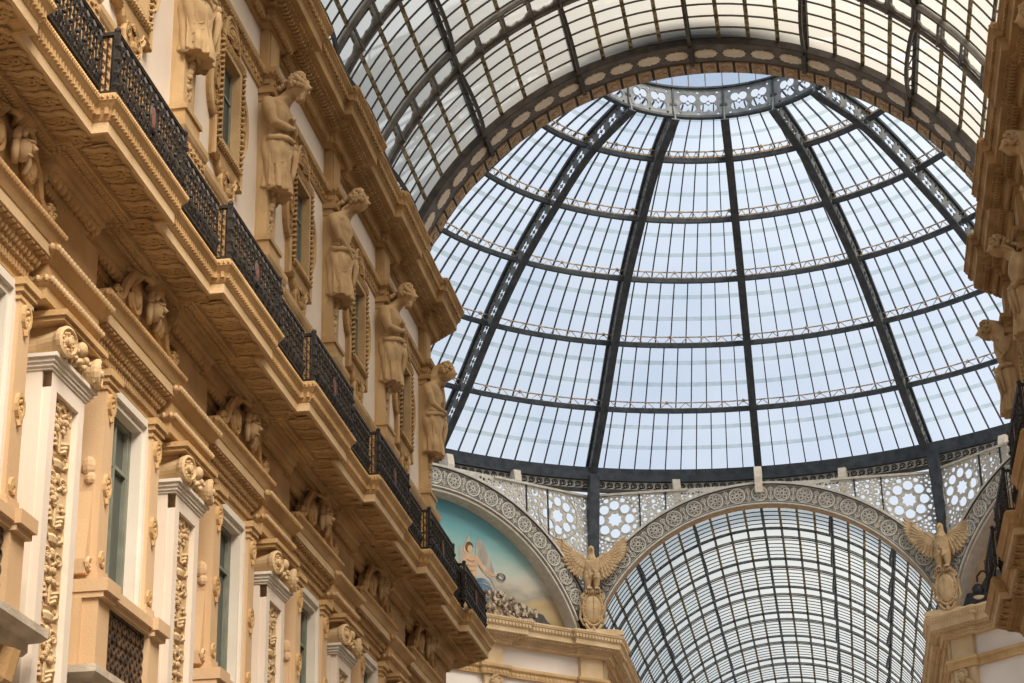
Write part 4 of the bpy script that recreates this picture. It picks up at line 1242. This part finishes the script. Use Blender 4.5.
# ---- statues (half figures growing out of the pilasters)
def make_statue(kind):
    S = thing('caryatid_statue', 'x', 'statue'); b = MB()
    fold = lambda k, amp, ph: (lambda a: 1 + amp*sin(k*a + ph))
    b.loft([(.36, 0, -.10, .31, .40, fold(11, .16, 0)), (.36, 0, .12, .30, .385, fold(11, .15, .1)), (.34, 0, .45, .27, .36, fold(11, .12, .5)), (.33, 0, .8, .29, .40, fold(11, .08, 1)),
            (.31, 0, 1.02, .27, .36, fold(7, .04, 1)), (.30, 0, 1.15, .23, .30), (.31, 0, 1.35, .27, .38), (.33, 0, 1.58, .30, .44), (.33, 0, 1.74, .27, .48), (.34, 0, 1.84, .22, .40), (.40, 0, 1.93, .17, .26), (.48, 0, 2.0, .14, .15), (.56, 0, 2.08, .12, .13)], 28)
    # head, bowed forward and turned a little to the viewer
    hx, hz, ty = .68, 2.20, -.05
    b.ball((hx, ty, hz), (.20, .18, .23), 14, 10)
    b.tube([(.36, 0, 1.86), (.50, -.02, 2.05), (.62, ty, 2.2)], [.2, .15, .15], 10)
    b.ball((hx + .06, ty, hz - .12), (.10, .09, .10), 10, 8)
    b.tube([(hx + .16, ty - .01, hz + .05), (hx + .235, ty - .015, hz - .05), (hx + .16, ty - .01, hz - .08)], [.025, .035, .025], 6)
    b.tube([(hx + .12, ty - .09, hz + .06), (hx + .155, ty, hz + .07), (hx + .12, ty + .09, hz + .06)], .022, 6)
    b.tube([(hx + .13, ty - .04, hz - .115), (hx + .155, ty, hz - .12), (hx + .13, ty + .04, hz - .115)], .018, 6)
    rnd = random.Random(kind + 1)
    if kind == 0:
        for i in range(26):
            b.ball((hx + .10 + rnd.uniform(-.06, .06), ty + rnd.uniform(-.08, .08), hz - .2 + rnd.uniform(-.10, .04)), .045, 6, 5)
    hb = MB()
    for i in range(150):
        a = rnd.uniform(.85, 2*pi - .85); e = rnd.uniform(-.35, 1.5); r = 1.12
        hb.ball((hx + .20*r*cos(a)*cos(e) - .01, ty + .18*r*sin(a)*cos(e), hz + .04 + .23*r*sin(e)), rnd.uniform(.04, .065), 6, 4)
    for i in range(46):
        t = rnd.uniform(0, 1); y = rnd.uniform(-.15, .15)
        hb.tube([(hx - .10 - .36*t, y, hz + .16 - .22*t), (hx - .17 - .36*t, y*1.2, hz + .12 - .26*t)], [rnd.uniform(.05, .08), .04], 5)
    if kind == 2:
        b.tube([(hx - .02, ty, hz + .22), (hx - .22, 0, hz + .12), (.22, 0, 1.85), (.12, 0, 1.4), (.1, 0, .9)], [.15, .2, .26, .22, .18], 12)
    if kind == 1:
        for s in (-1, 1): b.tube([(hx - .08, s*.14, hz), (.40, s*.17, 2.02), (.42, s*.22, 1.84)], [.06, .05, .035], 7)
        for i in range(16):
            y = -.36 + .72*i/15; b.ball((.42 + .14*cos(y*3), y, 1.70 + .03*sin(i*2.3)), .05, 6, 5)
        for s in (-1, 1): b.ball((.50, s*.14, 1.56), (.12, .12, .12), 10, 8)
    if kind == 2:
        for s in (-1, 1): b.ball((.49, s*.13, 1.54), (.11, .12, .12), 10, 8)
    if kind == 0:
        for s in (-1, 1): b.ball((.46, s*.15, 1.60), (.12, .16, .11), 10, 8)
    # arms
    def arm(pts, rr, hand, dirs):
        b.tube(pts, rr, 12)
        h = Vector(hand); d = Vector(dirs).normalized()
        b.ball(h, (.06, .06, .05), 8, 6)
        sd = d.cross(Vector((0, 0, 1))).normalized(); up = sd.cross(d)
        for k in range(4):
            q = h + up*(.035*(k - 1.5)); b.tube([q, q + d*.07 + sd*.0, q + d*(.12 - .01*abs(k-1.5))], [.02, .018, .013], 6)
        b.tube([h + up*.04, h + up*.09 + d*.05], [.02, .015], 6)
    if kind == 0:
        arm([(.30, -.42, 1.76), (.38, -.52, 1.45), (.44, -.50, 1.22), (.60, -.28, 1.22), (.66, -.05, 1.30)], [.125, .115, .10, .085, .055], (.67, .03, 1.33), (0, 1, .25))
        arm([(.30, .42, 1.76), (.38, .52, 1.48), (.46, .46, 1.30), (.62, .24, 1.36), (.68, .0, 1.46)], [.125, .115, .10, .085, .055], (.69, -.06, 1.49), (0, -1, .3))
    elif kind == 1:
        arm([(.32, -.40, 1.72), (.40, -.50, 1.45), (.48, -.42, 1.18), (.60, -.20, 1.0), (.62, -.05, .92)], [.10, .092, .08, .065, .045], (.62, .0, .90), (.1, 1, -.3))
        arm([(.32, .40, 1.72), (.38, .50, 1.45), (.42, .46, 1.15), (.56, .25, 1.05), (.62, .1, 1.0)], [.10, .092, .08, .065, .045], (.63, .05, .98), (.1, -1, -.2))
    else:
        arm([(.32, -.40, 1.72), (.42, -.52, 1.45), (.48, -.48, 1.2), (.62, -.25, 1.12), (.68, -.05, 1.12)], [.10, .092, .08, .065, .045], (.70, .02, 1.12), (0, 1, 0))
        arm([(.32, .40, 1.72), (.44, .50, 1.45), (.50, .44, 1.25), (.62, .26, 1.5), (.62, .12, 1.85)], [.10, .092, .08, .065, .045], (.62, .08, 1.93), (0, -.3, 1))
    # drapery: cloth gathered at a knot on the hip, folds falling away from it
    c = MB(); n = 64; m = 16
    prof = [(0, .27, .37), (.12, .28, .375), (.45, .27, .37), (.72, .30, .42), (.88, .29, .40), (1, .25, .35)]
    def pr(t, k):
        for q in range(len(prof)-1):
            if t <= prof[q+1][0]:
                f = (t - prof[q][0])/(prof[q+1][0] - prof[q][0]); return prof[q][k]*(1-f) + prof[q+1][k]*f
        return prof[-1][k]
    for jj in range(m+1):
        t = jj/m
        for ii in range(n):
            th = 2*pi*ii/n
            u = .5 - .5*cos(th - .45)
            sc = 1 + (.13*(1-t) + .05)*(abs(sin(5.0*th*(.75 + .25*t) + 2.4*(1-t)*u + kind)) - .55)
            z = -.06 + 1.14*t + (1-t)**2*(.10*sin(2*th + 1 + kind) + .035*sin(9*th))
            c.v.append((.33 + pr(t, 1)*sc*cos(th), pr(t, 2)*sc*sin(th), z))
    for jj in range(m):
        for ii in range(n): c.f.append((jj*n+ii, jj*n+(ii+1) % n, (jj+1)*n+(ii+1) % n, (jj+1)*n+ii))
    c.v.append((.30, 0, .16)); L_ = len(c.v) - 1
    c.f += [(L_, (ii+1) % n, ii) for ii in range(n)]
    c.tube([(.33 + .30*cos(a), .40*sin(a), 1.02 + .09*sin(a + .5)) for a in [-1.7 + 3.4*i/14 for i in range(15)]], [.045 + .03*abs(sin(i*1.7)) for i in range(15)], 7)
    for q in range(6):
        zz = .90 - .15*q
        c.tube([(.62, .19, .99), (.61, .02, .94 - .05*q), (.56 - .005*q, -.20, zz + .02*q), (.44, -.36, zz - .02*q)], [.045, .035, .03, .012], 6)
    c.tube([(.62, .20, 1.0), (.66, .23, .75), (.62, .24, .45), (.60, .22, .24)], [.08, .075, .055, .03], 7)
    c.tube([(.60, .24, .98), (.58, .31, .70), (.54, .33, .38)], [.06, .05, .03], 6)
    c.ball((.63, .2, 1.0), .095, 8, 6)
    def back(mb): mb.v = [((x - .12*min(1, max(0, (2.15 - z)/.3)))*1.04, y*1.08, z) for x, y, z in mb.v]
    back(c); back(hb); back(b)
    c.build('drapery', 'statue_stone', S, smooth=True); hb.build('hair', 'statue_stone', S, smooth=True)
    b.box((-.02, -.26, .0), (.24, .26, 1.95))
    mesh_obj('figure', baked(b, .022, 1), 'statue_stone', S)
    g = MB(); rnd = random.Random(9)
    for i in range(34):
        t = i/33; z = -.02 - 1.02*t; r = .12*(1 - .45*t)
        g.ball((.12 + rnd.uniform(0, .14)*(1 - t), rnd.uniform(-r, r), z), rnd.uniform(.05, .085), 6, 5)
    g.tube([(.3, -.2, .05), (.34, 0, -.12), (.3, .2, .05)], .06, 6)
    g.build('fruit_garland', 'statue_stone', S, smooth=True, label='hanging garland of fruit and leaves')
    return S

def make_upper_pilaster():
    S = thing('wall_strip', 'x', 'pilaster')
    mb = MB(); mb.loft([(0, 0, 0, 1, 1)]*0 + [], 4) if False else None
    mb.add([(0, -.34, .28), (.22, -.27, .28), (.22, .27, .28), (0, .34, .28), (0, -.38, 3.98), (.22, -.38, 3.98), (.22, .38, 3.98), (0, .38, 3.98)],
           [(0,1,2,3),(4,7,6,5),(0,4,5,1),(1,5,6,2),(2,6,7,3)])
    sh = mb.build('shaft', 'stone_light_shaded', S)
    mb = MB(); mb.box((0, -.40, 0), (.30, .40, .66)); mb.box((0, -.44, .66), (.34, .44, .74)); mb.box((0, -.36, .74), (.28, .36, .82)); mb.build('base', 'stone_light_shaded', S)
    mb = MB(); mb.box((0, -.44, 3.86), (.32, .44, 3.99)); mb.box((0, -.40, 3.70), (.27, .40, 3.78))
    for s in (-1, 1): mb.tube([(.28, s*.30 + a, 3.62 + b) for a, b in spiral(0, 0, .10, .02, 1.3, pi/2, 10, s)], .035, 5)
    mb.build('capital', 'stone_shaded', S)
    mb = MB(); mb.box((0, -.38, 4.40), (.18, .38, 5.36)); mb.box((0, -.30, 4.46), (.21, .30, 5.3)); mb.build('upper_block', 'stone_shaded', S)
    return S

# ---- lower order
def make_pilaster():
    """local: x out, z = 0 at world 7.0"""
    S = thing('ionic_pilaster', 'x', 'pilaster'); H = 4.80
    mb = MB(); mb.box((0, -.64, 0), (.30, .64, H-.10)); mb.box((.28, -.60, 0), (.42, -.40, H-.10)); mb.box((.28, .40, 0), (.42, .60, H-.10)); mb.box((.28, -.60, H-.42), (.42, .60, H-.10))
    sh = mb.build('shaft', 'plaster', S, label='white framed shaft')
    mb = MB(); mb.box((.28, -.40, 0), (.33, .40, H-.45)); mb.build('panel_ground', 'stone_light', sh)
    mb = MB(); rnd = random.Random(21)
    z = .1; k = 0
    while z < (H - .62)/.62:
        typ = k % 4
        if typ == 0:
            for s in (-1, 1):
                mb.tube([(.36, s*(.16 + a), z + .20 + b) for a, b in spiral(0, 0, .14, .03, 1.4, -pi/2, 14, s)], [.045]*15, 5)
                mb.tube([(.35, s*.04, z), (.38, s*.12, z + .10), (.35, s*.30, z + .12)], [.03, .04, .02], 5)
            mb.ball((.38, 0, z + .25), (.06, .07, .11), 7, 5)
        elif typ == 1:
            mb.lathe([(.04, 0), (.12, .05), (.15, .16), (.09, .24), (.14, .30), (.05, .34)], 9, Matrix.Translation((.33, 0, z)))
            for s in (-1, 1): mb.tube([(.35, s*.12, z+.1), (.38, s*.24, z + .2), (.35, s*.28, z + .34)], [.03, .05, .02], 5)
        elif typ == 2:
            for s in (-1, 1):
                for q in range(3): mb.tube([(.35, s*.03, z + .1*q), (.40, s*(.14+.03*q), z + .1*q + .10), (.35, s*(.26 + .02*q), z + .1*q + .03)], [.03, .055, .02], 5)
            mb.tube([(.36, 0, z), (.37, 0, z + .4)], .035, 6)
        else:
            for q in range(9):
                mb.ball((.36 + rnd.uniform(0, .05), rnd.uniform(-.2, .2), z + rnd.uniform(.02, .36)), rnd.uniform(.05, .085), 6, 5)
        for q in range(5): mb.ball((.34, rnd.uniform(-.32, .32), z + rnd.uniform(0, .4)), rnd.uniform(.03, .05), 5, 4)
        z += .41; k += 1
    mb.v = [(.325 + (x-.33)*.48, y*1.2, .06 + z_*.62) for x, y, z_ in mb.v]
    mb.build('carved_arabesque', 'stone_light', sh, label='carved vertical arabesque')
    mb = MB()
    mb.box((0, -.66, H-.20), (.44, .66, H-.1))
    mb.box((0, -.76, H-.05), (.53, .76, H)); mb.box((0, -.72, H-.11), (.49, .72, H-.05)); mb.box((0, -.69, H-.16), (.465, .69, H-.11))
    mb.build('neck_moulding', 'plaster_grey', S, label='pale grey neck moulding')
    c = MB(); c.box((0, -.54, H), (.42, .54, H+.44))
    for i in range(9): c.tube([(.43, -.48 + .12*i, H+.02), (.43, -.48 + .12*i, H+.24)], .04, 5)
    c.box((0, -.58, H+.24), (.47, .58, H+.30)); cap = c.build('capital', 'stone', S)
    for s in (-1, 1):
        v = MB(); Mx = Matrix.Translation((.30, s*.52 + .02, H+.20)) @ Matrix.Rotation(s*radians(14), 4, 'Z') @ Matrix.Rotation(pi/2, 4, 'Y')
        v.lathe([(.17, -.30), (.15, -.1), (.18, .18), (.215, .26), (.215, .32), (.175, .34), (.165, .30), (.06, .30), (.055, .36), (.03, .37)], 18, Mx)
        for k in range(10):
            a = 2*pi*k/10; v.ball((.115*cos(a), .115*sin(a), .31), .026, 5, 4, Mx)
        v.build('volute', 'stone_light', cap, smooth=False, label='round volute with beaded face')
    g = MB(); rnd = random.Random(4)
    for i in range(30):
        t = i/29; y = -.30 + .62*t; zz = H + .26 - .14*sin(pi*t)
        g.ball((.50 + rnd.uniform(-.03, .08), y, zz + rnd.uniform(-.06, .06)), rnd.uniform(.03, .05), 6, 5)
    g.ball((.56, 0, H+.32), (.09, .12, .11), 8, 6)
    for s in (-1, 1): g.tube([(.56, s*.5, H+.2), (.58, s*.46, H+.02)], [.05, .03], 6)
    g.build('garland', 'stone_light', cap, smooth=True)
    mb = MB(); mb.box((0, -.76, H+.44), (.60, .76, H+.50)); mb.box((0, -.80, H+.50), (.64, .80, H+.58)); mb.build('abacus', 'stone', S)
    return S

def make_aedicule():
    """window surround of the lower storey; local z = 0 at world 9.30 (sill)"""
    S = thing('window_aedicule', 'x', 'window frame')
    for s in (-1, 1):
        a, b = (.82, 1.18)
        mb = MB(); y0, y1 = sorted((s*a, s*b)); mb.box((0, y0, .05), (.42, y1, 2.96)); mb.box((0, y0-.03, .0), (.47, y1+.03, .14)); mb.box((0, y0-.02, .14), (.45, y1+.02, .22))
        p = mb.build('jamb_pilaster', 'stone_warm', S)
        yc = (y0+y1)/2
        for z in (1.42, 2.62):
            mb = MB()
            mb.annulus((0, 0, 0), .09, .13, .05, 12, Matrix.Translation((.42, yc, z)) @ Matrix.Rotation(pi/2, 4, 'Z') @ Matrix.Rotation(pi/2, 4, 'X') @ Matrix.Scale(1.35, 4, (0, 1, 0)))
            for k in range(5): mb.ball((.44, yc + .05*cos(k*1.26), z + .08*sin(k*1.26)), .035, 5, 4)
            mb.tube([(.42, yc, z-.15), (.45, yc, z-.26)], [.06, .03], 6)
            mb.build('roundel', 'stone', p)
        mb = MB()
        mb.tube([(.43, yc + a_, .36 + b_) for a_, b_ in spiral(0, 0, .11, .02, 1.4, pi/2, 12)], .03, 5)
        mb.build('foot_scroll', 'stone', p)
        mb = MB(); mb.box((0, y0-.05, 2.90), (.47, y1+.05, 2.98)); mb.box((0, y0-.08, 2.98), (.51, y1+.08, 3.08)); mb.box((0, y0-.03, 2.80), (.44, y1+.03, 2.85)); mb.build('pilaster_cap', 'stone', p)
        # console scroll on the outer flank
        mb = MB(); ye = s*1.22; e = .17
        pr = [(0, .10), (e, .10), (e+.02, .3), (e-.02, .55), (e-.07, .9), (e-.11, 1.3), (e-.09, 1.55), (0, 1.6)]
        mb.plate([(s*(1.16 + q), z) for q, z in pr], [], .30, lambda u, v, w: (.02 + w, u, v))
        mb.tube([(.33, s*(1.16 + .08 + a_), .26 + b_) for a_, b_ in spiral(0, 0, .10, .03, 1.5, 0, 14, s)], .035, 5)
        mb.ball((.25, s*1.24, 1.66), (.10, .06, .14), 8, 6); mb.ball((.28, s*1.24, 1.48), (.08, .05, .09), 7, 5)
        mb.build('flank_scroll', 'stone_warm', S)
    # white inner frame and reveal
    mb = MB()
    for a, b in (((-.84, .0), (-.66, 3.02)), ((.66, .0), (.84, 3.02)), ((-.84, 2.82), (.84, 3.02))):
        mb.box((-.2, a[0], a[1]), (.30, b[0], b[1]))
    for a, b in (((-.84, .0), (-.74, 3.04)), ((.74, .0), (.84, 3.04)), ((-.84, 2.92), (.84, 3.04))):
        mb.box((.30, a[0], a[1]), (.36, b[0], b[1]))
    mb.build('reveal', 'plaster_grey', S, label='white plaster reveal')
    # entablature
    pth = [(0, -1.26), (.12, -1.26), (.12, 1.26), (0, 1.26)]
    mb = MB(); rp = pth[::1]
    sweep(mb, [(-.2, 3.08), (.05, 3.08), (.05, 3.20), (.09, 3.22), (.09, 3.30), (.12, 3.440), (.15, 3.460), (.15, 3.520), (.19, 3.540), (.24, 3.640), (.27, 3.680), (.36, 3.700), (.36, 3.840), (.39, 3.860), (.44, 3.970), (.48, 4.010), (.48, 4.100), (-.2, 4.120)], rp)
    e = mb.build('hood_cornice', 'stone', S, label='projecting hood cornice')
    mb = MB(); along(mb, tmpl_box(.05, .07, .07), rp, .15, 3.490, .12); along(mb, tmpl_egg(.10, .11), rp, .22, 3.590, .11); along(mb, tmpl_box(.09, .09, .06), rp, .26, 3.685, .16)
    along(mb, tmpl_egg(.07, .07), rp, .48, 4.040, .09); along(mb, tmpl_box(.03, .05, .10), rp, .12, 3.370, .09); mb.build('dentil_row', 'stone_deep', e)
    mb = MB(); sweep(mb, [(.345, 3.695), (.372, 3.695), (.372, 3.845), (.345, 3.845)], rp); mb.build('fascia', 'stone_light', e)
    # sill, apron piers, shelf
    mb = MB(); mb.box((0, -1.30, -.14), (.58, 1.30, 0)); mb.box((0, -1.26, -.22), (.52, 1.26, -.14))
    for s in (-1, 1):
        y0, y1 = sorted((s*.80, s*1.34)); mb.box((0, y0, -.16), (.66, y1, .02)); mb.box((0, y0+.02, -.24), (.60, y1-.02, -.16))
    mb.build('sill', 'stone_warm', S)
    for s in (-1, 1):
        y0, y1 = sorted((s*.84, s*1.28)); mb = MB(); mb.box((0, y0, -1.26), (.52, y1, -.2)); y2, y3 = sorted((s*1.28, s*1.36)); mb.box((0, y2, -1.26), (.30, y3, -.24)); mb.build('apron_pier', 'stone_warm', S)
    mb = MB(); sweep(mb, [(-.3, -1.62), (.04, -1.62), (.08, -1.56), (.08, -1.46), (.20, -1.42), (.26, -1.36), (.26, -1.26), (-.3, -1.24)], [(0, -1.5), (.46, -1.5), (.46, 1.5), (0, 1.5)])
    mb.build('shelf', 'stone_grey', S, label='weathered stone shelf')
    for s in (-1, 1):
        mb = MB(); mb.tube([(.5, s*1.1, -1.62), (.42, s*1.1, -1.95), (.2, s*1.1, -2.15), (.05, s*1.1, -2.3)], [.16, .17, .13, .08], 8)
        mb.build('shelf_bracket', 'stone', S)
    # iron grille
    mb = MB(); mb.box((.40, -.84, -1.24), (.44, .84, -1.20)); mb.box((.40, -.84, -.26), (.44, .84, -.22))
    for i in range(9):
        y = -.76 + .19*i; mb.beam((.42, y, -1.24), (.42, y, -.24), .025, .025)
        for j in range(5):
            z = -1.12 + .19*j; mb.annulus((0, 0, 0), .05, .078, .025, 8, Matrix.Translation((.42, y, z)) @ Matrix.Rotation(pi/2, 4, 'Z') @ Matrix.Rotation(pi/2, 4, 'X'))
    mb.build('iron_grille', 'iron_rust', S, label='dark iron grille below the sill')
    # crest with mask and scrolls
    c = MB(); z0 = 4.10
    c.plate([(-1.05, z0), (1.05, z0), (1.0, z0+.12), (.86, z0+.16), (.74, z0+.45), (.55, z0+.75), (.38, z0+.86), (.30, z0+1.04), (-.30, z0+1.04), (-.38, z0+.86), (-.55, z0+.75), (-.74, z0+.45), (-.86, z0+.16), (-1.0, z0+.12)], [], .18, lambda u, v, w: (.38 + w, u, v))
    for s in (-1, 1):
        c.tube([(.62, s*(.46 + a*.75), z0 + .42 + b*1.2) for a, b in spiral(0, 0, .26, .06, 1.35, 0, 20, s)], [.06]*21, 6)
        c.ball((.64, s*.46, z0+.42), (.09, .11, .2), 8, 6)
        c.tube([(.58, s*.30, z0+.98), (.60, s*.5, z0+.86), (.60, s*.74, z0+.55), (.60, s*.86, z0+.22), (.60, s*1.0, z0+.10), (.60, s*1.14, z0+.16), (.60, s*1.12, z0+.27)], [.06, .07, .075, .06, .06, .07, .04], 6)
        for k in range(6): c.ball((.64, s*(1.12 + .09*cos(k*1.05)), z0+.16+.09*sin(k*1.05)), .05, 5, 4)
        c.tube([(.40, s*.3, z0+.75), (.66, s*.36, z0+.92), (.5, s*.52, z0+1.0)], [.08, .08, .05], 6)
    c.v = [(x-.10, y*1.15, z0 + (z_-z0)*.84) for x, y, z_ in c.v]
    cr = c.build('crest', 'stone', S, smooth=False, label='carved crest of two oval scrolls')
    h = MB(); h.ball((.72, 0, z0+.44), (.15, .15, .20), 12, 9); h.tube([(.85, 0, z0+.5), (.90, 0, z0+.42), (.86, 0, z0+.38)], [.025, .04, .025], 6)
    h.tube([(.82, -.09, z0+.52), (.87, 0, z0+.54), (.82, .09, z0+.52)], .025, 6); h.tube([(.82, -.05, z0+.32), (.86, 0, z0+.31), (.82, .05, z0+.32)], .02, 5)
    for k in range(13):
        a = pi*k/12; h.ball((.72, .19*cos(a), z0+.55+.16*sin(a)), .065, 7, 5); h.ball((.80, .14*cos(a), z0+.60+.12*sin(a)), .05, 6, 5)
    for s in (-1, 1): h.tube([(.7, s*.17, z0+.5), (.72, s*.21, z0+.3), (.7, s*.15, z0+.12)], [.06, .055, .04], 6)
    h.v = [(x-.08, y, z0 + (z_-z0)*.86) for x, y, z_ in h.v]
    h.build('mask', 'statue_stone', cr, smooth=True, label='carved female mask')
    t = MB()
    for k in range(7):
        a = pi*(k+.5)/7; t.tube([(.60, .05*cos(a), z0+.88+.03*sin(a)), (.74, .20*cos(a), z0+.92+.14*sin(a)), (.64, .30*cos(a), z0+.94+.24*sin(a))], [.04, .07, .06], 6)
    t.v = [(x-.08, y, z0 + (z_-z0)*.80) for x, y, z_ in t.v]
    t.build('shell', 'stone', cr, smooth=True)
    return S
def make_lower_window():
    mb = MB(); mb.box((.05, -.70, 0), (.09, .70, 2.8)); w = mb.build('window', 'window_dark'); w['kind'] = 'structure'
    mb = MB()
    for a, b in (((-.68, 0), (-.60, 2.78)), ((.58, 0), (.68, 2.78)), ((.50, 0), (.55, 2.78)), ((-.04, 0), (.04, 2.78)), ((-.68, 2.68), (.68, 2.78)), ((-.68, 2.0), (.68, 2.06)), ((-.68, 0), (.68, .25))):
        mb.box((.08, a[0], a[1]), (.15, b[0], b[1]))
    mb.build('window_frame', 'window_frame', w)
    return w

# ---- iron railing
def iron_unit(h=.86):
    """one repeat of ironwork .26 m long; local y along"""
    t = MB()
    t.beam((0, -.065, .05), (0, -.065, h), .022, .022); t.beam((0, .065, .05), (0, .065, h), .022, .022)
    for s in (-1, 1):
        t.tube([(.0, s*.065 + a, .17 + b) for a, b in spiral(0, 0, .075, .02, 1.3, pi/2, 10, s)], .018, 4)
        t.tube([(.0, s*.065 + a, h - .13 + b) for a, b in spiral(0, 0, .065, .02, 1.3, -pi/2, 9, s)], .017, 4)
        for q in range(3): t.ball((.03*(q-1), s*(.05 + .03*q), .30 + .03*q), .026, 4, 3)
    t.tube([(0, 0, .06), (.05, 0, .2), (.0, 0, .36)], [.03, .035, .012], 5); t.ball((0, 0, .42), .035, 5, 4); t.ball((0, -.065, .55), .03, 5, 4); t.ball((0, .065, .55), .03, 5, 4)
    t.tube([(0, 0, h), (.03, 0, h-.1), (0, 0, h-.22)], [.02, .03, .01], 5)
    return t
def make_railing(L, bulged):
    S = thing('iron_railing', 'x', 'railing'); h = .90; U = iron_unit()
    bel = .10 if bulged else 0
    n = int(L/.235); st = L/n
    mb = MB(); mb.beam((0, -L/2, h), (0, L/2, h), .05, .03); mb.beam((0, -L/2, h+.02), (0, L/2, h+.02), .065, .015); mb.build('handrail', 'iron_black', S)
    mb = MB(); mb.beam((0, -L/2, .04), (0, L/2, .04), .05, .03); mb.beam((0, -L/2, h-.10), (0, L/2, h-.10), .02, .02); mb.build('bottom_rail', 'iron_black', S)
    mb = MB()
    for i in range(n):
        y = -L/2 + st*(i+.5)
        mb.join(U, Matrix.Translation((0, y, 0)))
    mb.build('scroll_ironwork', 'iron_black', S)
    if bulged:
        for s in (-1, 1):
            mb = MB(); mb.beam((0, s*L/2, 0), (0, s*L/2, h+.02), .07, .07); mb.ball((0, s*L/2, h+.05), .05, 7, 5)
            for z in (.12, .3, .5, .7): mb.ball((.02, s*L/2, z), .055, 6, 4)
            mb.beam((0, s*(L/2-.12), 0), (0, s*(L/2-.12), h), .035, .035)
            mb.build('post', 'iron_black', S)
            # return towards the recessed railing
            mb = MB(); mb.beam((-.22, s*L/2, h), (0, s*L/2, h), .07, .05); mb.beam((-.22, s*L/2, .04), (0, s*L/2, .04), .04, .03)
            for xx in (-.06, -.13, -.2): mb.beam((xx, s*L/2, .04), (xx, s*L/2, h), .02, .02)
            mb.build('return_bar', 'iron_black', S)
        mb = MB(); mb.ball((.03, 0, .42), (.03, .09, .18), 14, 9); md = mb.build('medallion', 'medallion_red', S, smooth=True, label='oval painted medallion')
        mb = MB(); mb.tube([(.03, .11*cos(2*pi*i/18), .42 + .20*sin(2*pi*i/18)) for i in range(19)], .025, 5); mb.build('medallion_rim', 'iron_black', md)
    return S
def bay_names(S):
    return
ORD = ['first', 'second', 'third', 'fourth', 'fifth', 'sixth', 'seventh']
def build_facades():
    for s in (-1, 1):
        facade_walls(s); facade_bands(s)
    sur = make_surround(); uw = make_upper_window(); up = make_upper_pilaster()
    st = [make_statue(k) for k in range(3)]
    pil = make_pilaster(); aed = make_aedicule(); lw = make_lower_window()
    rb = make_railing(2.86, True); rs = make_railing(2.12, False)
    cnt = 0
    wn = 0
    for s in (-1, 1):
        S = 'left' if s < 0 else 'right'; out = -s
        x = XL if s < 0 else XR; rot = 0 if s < 0 else pi
        # windows of the upper storey: those the photo can see
        ws = [w for w in WK if (w > -45 if s < 0 else w > -40)]
        for i, w in enumerate(ws):
            place(sur, USED, (x + out*.1, w, 20.16), rot, 'scalloped carved stone surround of the %s upper window from the near end, %s facade' % (ORD[i], S), 'carved surrounds of the upper windows')
            o = uw if not USED.get('uw') else copy_tree(uw); USED['uw'] = 1; wn += 1
            o.name = 'window_%d' % wn; o.location = (x + out*.1, w, 20.16); o.rotation_euler = (0, 0, rot); o['kind'] = 'structure'
        ps = [p for p in PK if (p > -42 if s < 0 else p > -37)]
        kinds = {-1: [1, 0, 1, 0, 2], 1: [1, 2, 1, 2]}[s]
        desc = {0: 'bearded male figure with folded arms', 1: 'draped female figure', 2: 'veiled female figure raising a hand'}
        for i, p in enumerate(ps):
            place(up, USED, (x + out*.1, p, 17.76), rot, 'tapering stone strip behind the %s statue from the near end, %s facade' % (ORD[i], S), 'wall strips behind the statues')
            k = kinds[i]
            place(st[k], USED, (x + out*.14, p, 19.66), rot, 'stone %s, %s from the near end, %s facade' % (desc[k], ORD[i], S), 'statues of the upper storey')
        # railing pieces
        for i, p in enumerate([p for p in PK if p > (-52 if s < 0 else -36)]):
            if p < YE + 1:
                place(rb, USED, (x + out*(1.71 if s < 0 else 1.49), min(p - .43, YE-1.7), 14.84), rot, 'forward section of black iron railing with painted oval, %s from the near end, %s balcony' % (ORD[i], S), 'railing sections with medallions')
            q = p + 2.16
            if q < -20.5:
                place(rs, USED, (x + out*(1.54 if s < 0 else 1.32), q, 14.84), rot, 'set-back run of black iron railing, %s from the near end, %s balcony' % (ORD[i], S), 'straight railing sections')
    for i, p in enumerate([p for p in PK if p > -52 and p < -19]):
        place(pil, USED, (LX, p + .08, 7.0), 0, 'white lower pilaster with carved panel and scroll capital, %s from the near end' % ORD[i], 'lower pilasters')
    for i, w in enumerate(WK):
        place(aed, USED, (LX, w, 9.3), 0, 'lower window frame with hood and mask crest, %s from the near end' % ORD[i], 'lower window frames')
        o = lw if not USED.get('lw') else copy_tree(lw); USED['lw'] = 1; wn += 1
        o.name = 'window_%d' % wn; o.location = (LX, w, 9.36); o['kind'] = 'structure'
    for o in list(rb.children): pass

def make_walkway():
    W = thing('roof_walkway', 'maintenance walkway railing dimly seen through the near vault glass', 'walkway', (0, 0, 32.0))
    mb = MB(); ring(mb, 21.0, 0, .7, .08, 40, radians(232), radians(308)); mb.build('walk_plank', 'bar_olive', W)
    mb = MB()
    for z in (.45, 1.0): ring(mb, 20.7, z, .06, .06, 40, radians(232), radians(308))
    for i in range(30):
        a = radians(232 + 76*i/29); mb.beam((20.7*cos(a), 20.7*sin(a), 0), (20.7*cos(a), 20.7*sin(a), 1.0), .05, .05)
    mb.build('guard_rail', 'steel_brown', W)
setup_view()
make_walkway()
build_ground()
make_dome()
make_vault('glass_vault', 'near glass barrel vault with milky cream panes and dark curved ladder arches', -20.1, -1, 6, 3.65, 1.05, 8.55, 8.74, 22.45, 'glass_near', 'steel_ladder', 'steel_brown')
make_vault('glass_vault', 'far glass barrel vault seen through the rosette arch', 18.75, 1, 10, 3.65, 1.45, 8.36, 8.45, ZC, 'glass_far', 'steel_ladder', 'steel_slate')
make_near_arch()
corner_blocks()
build_sides()
build_facades()
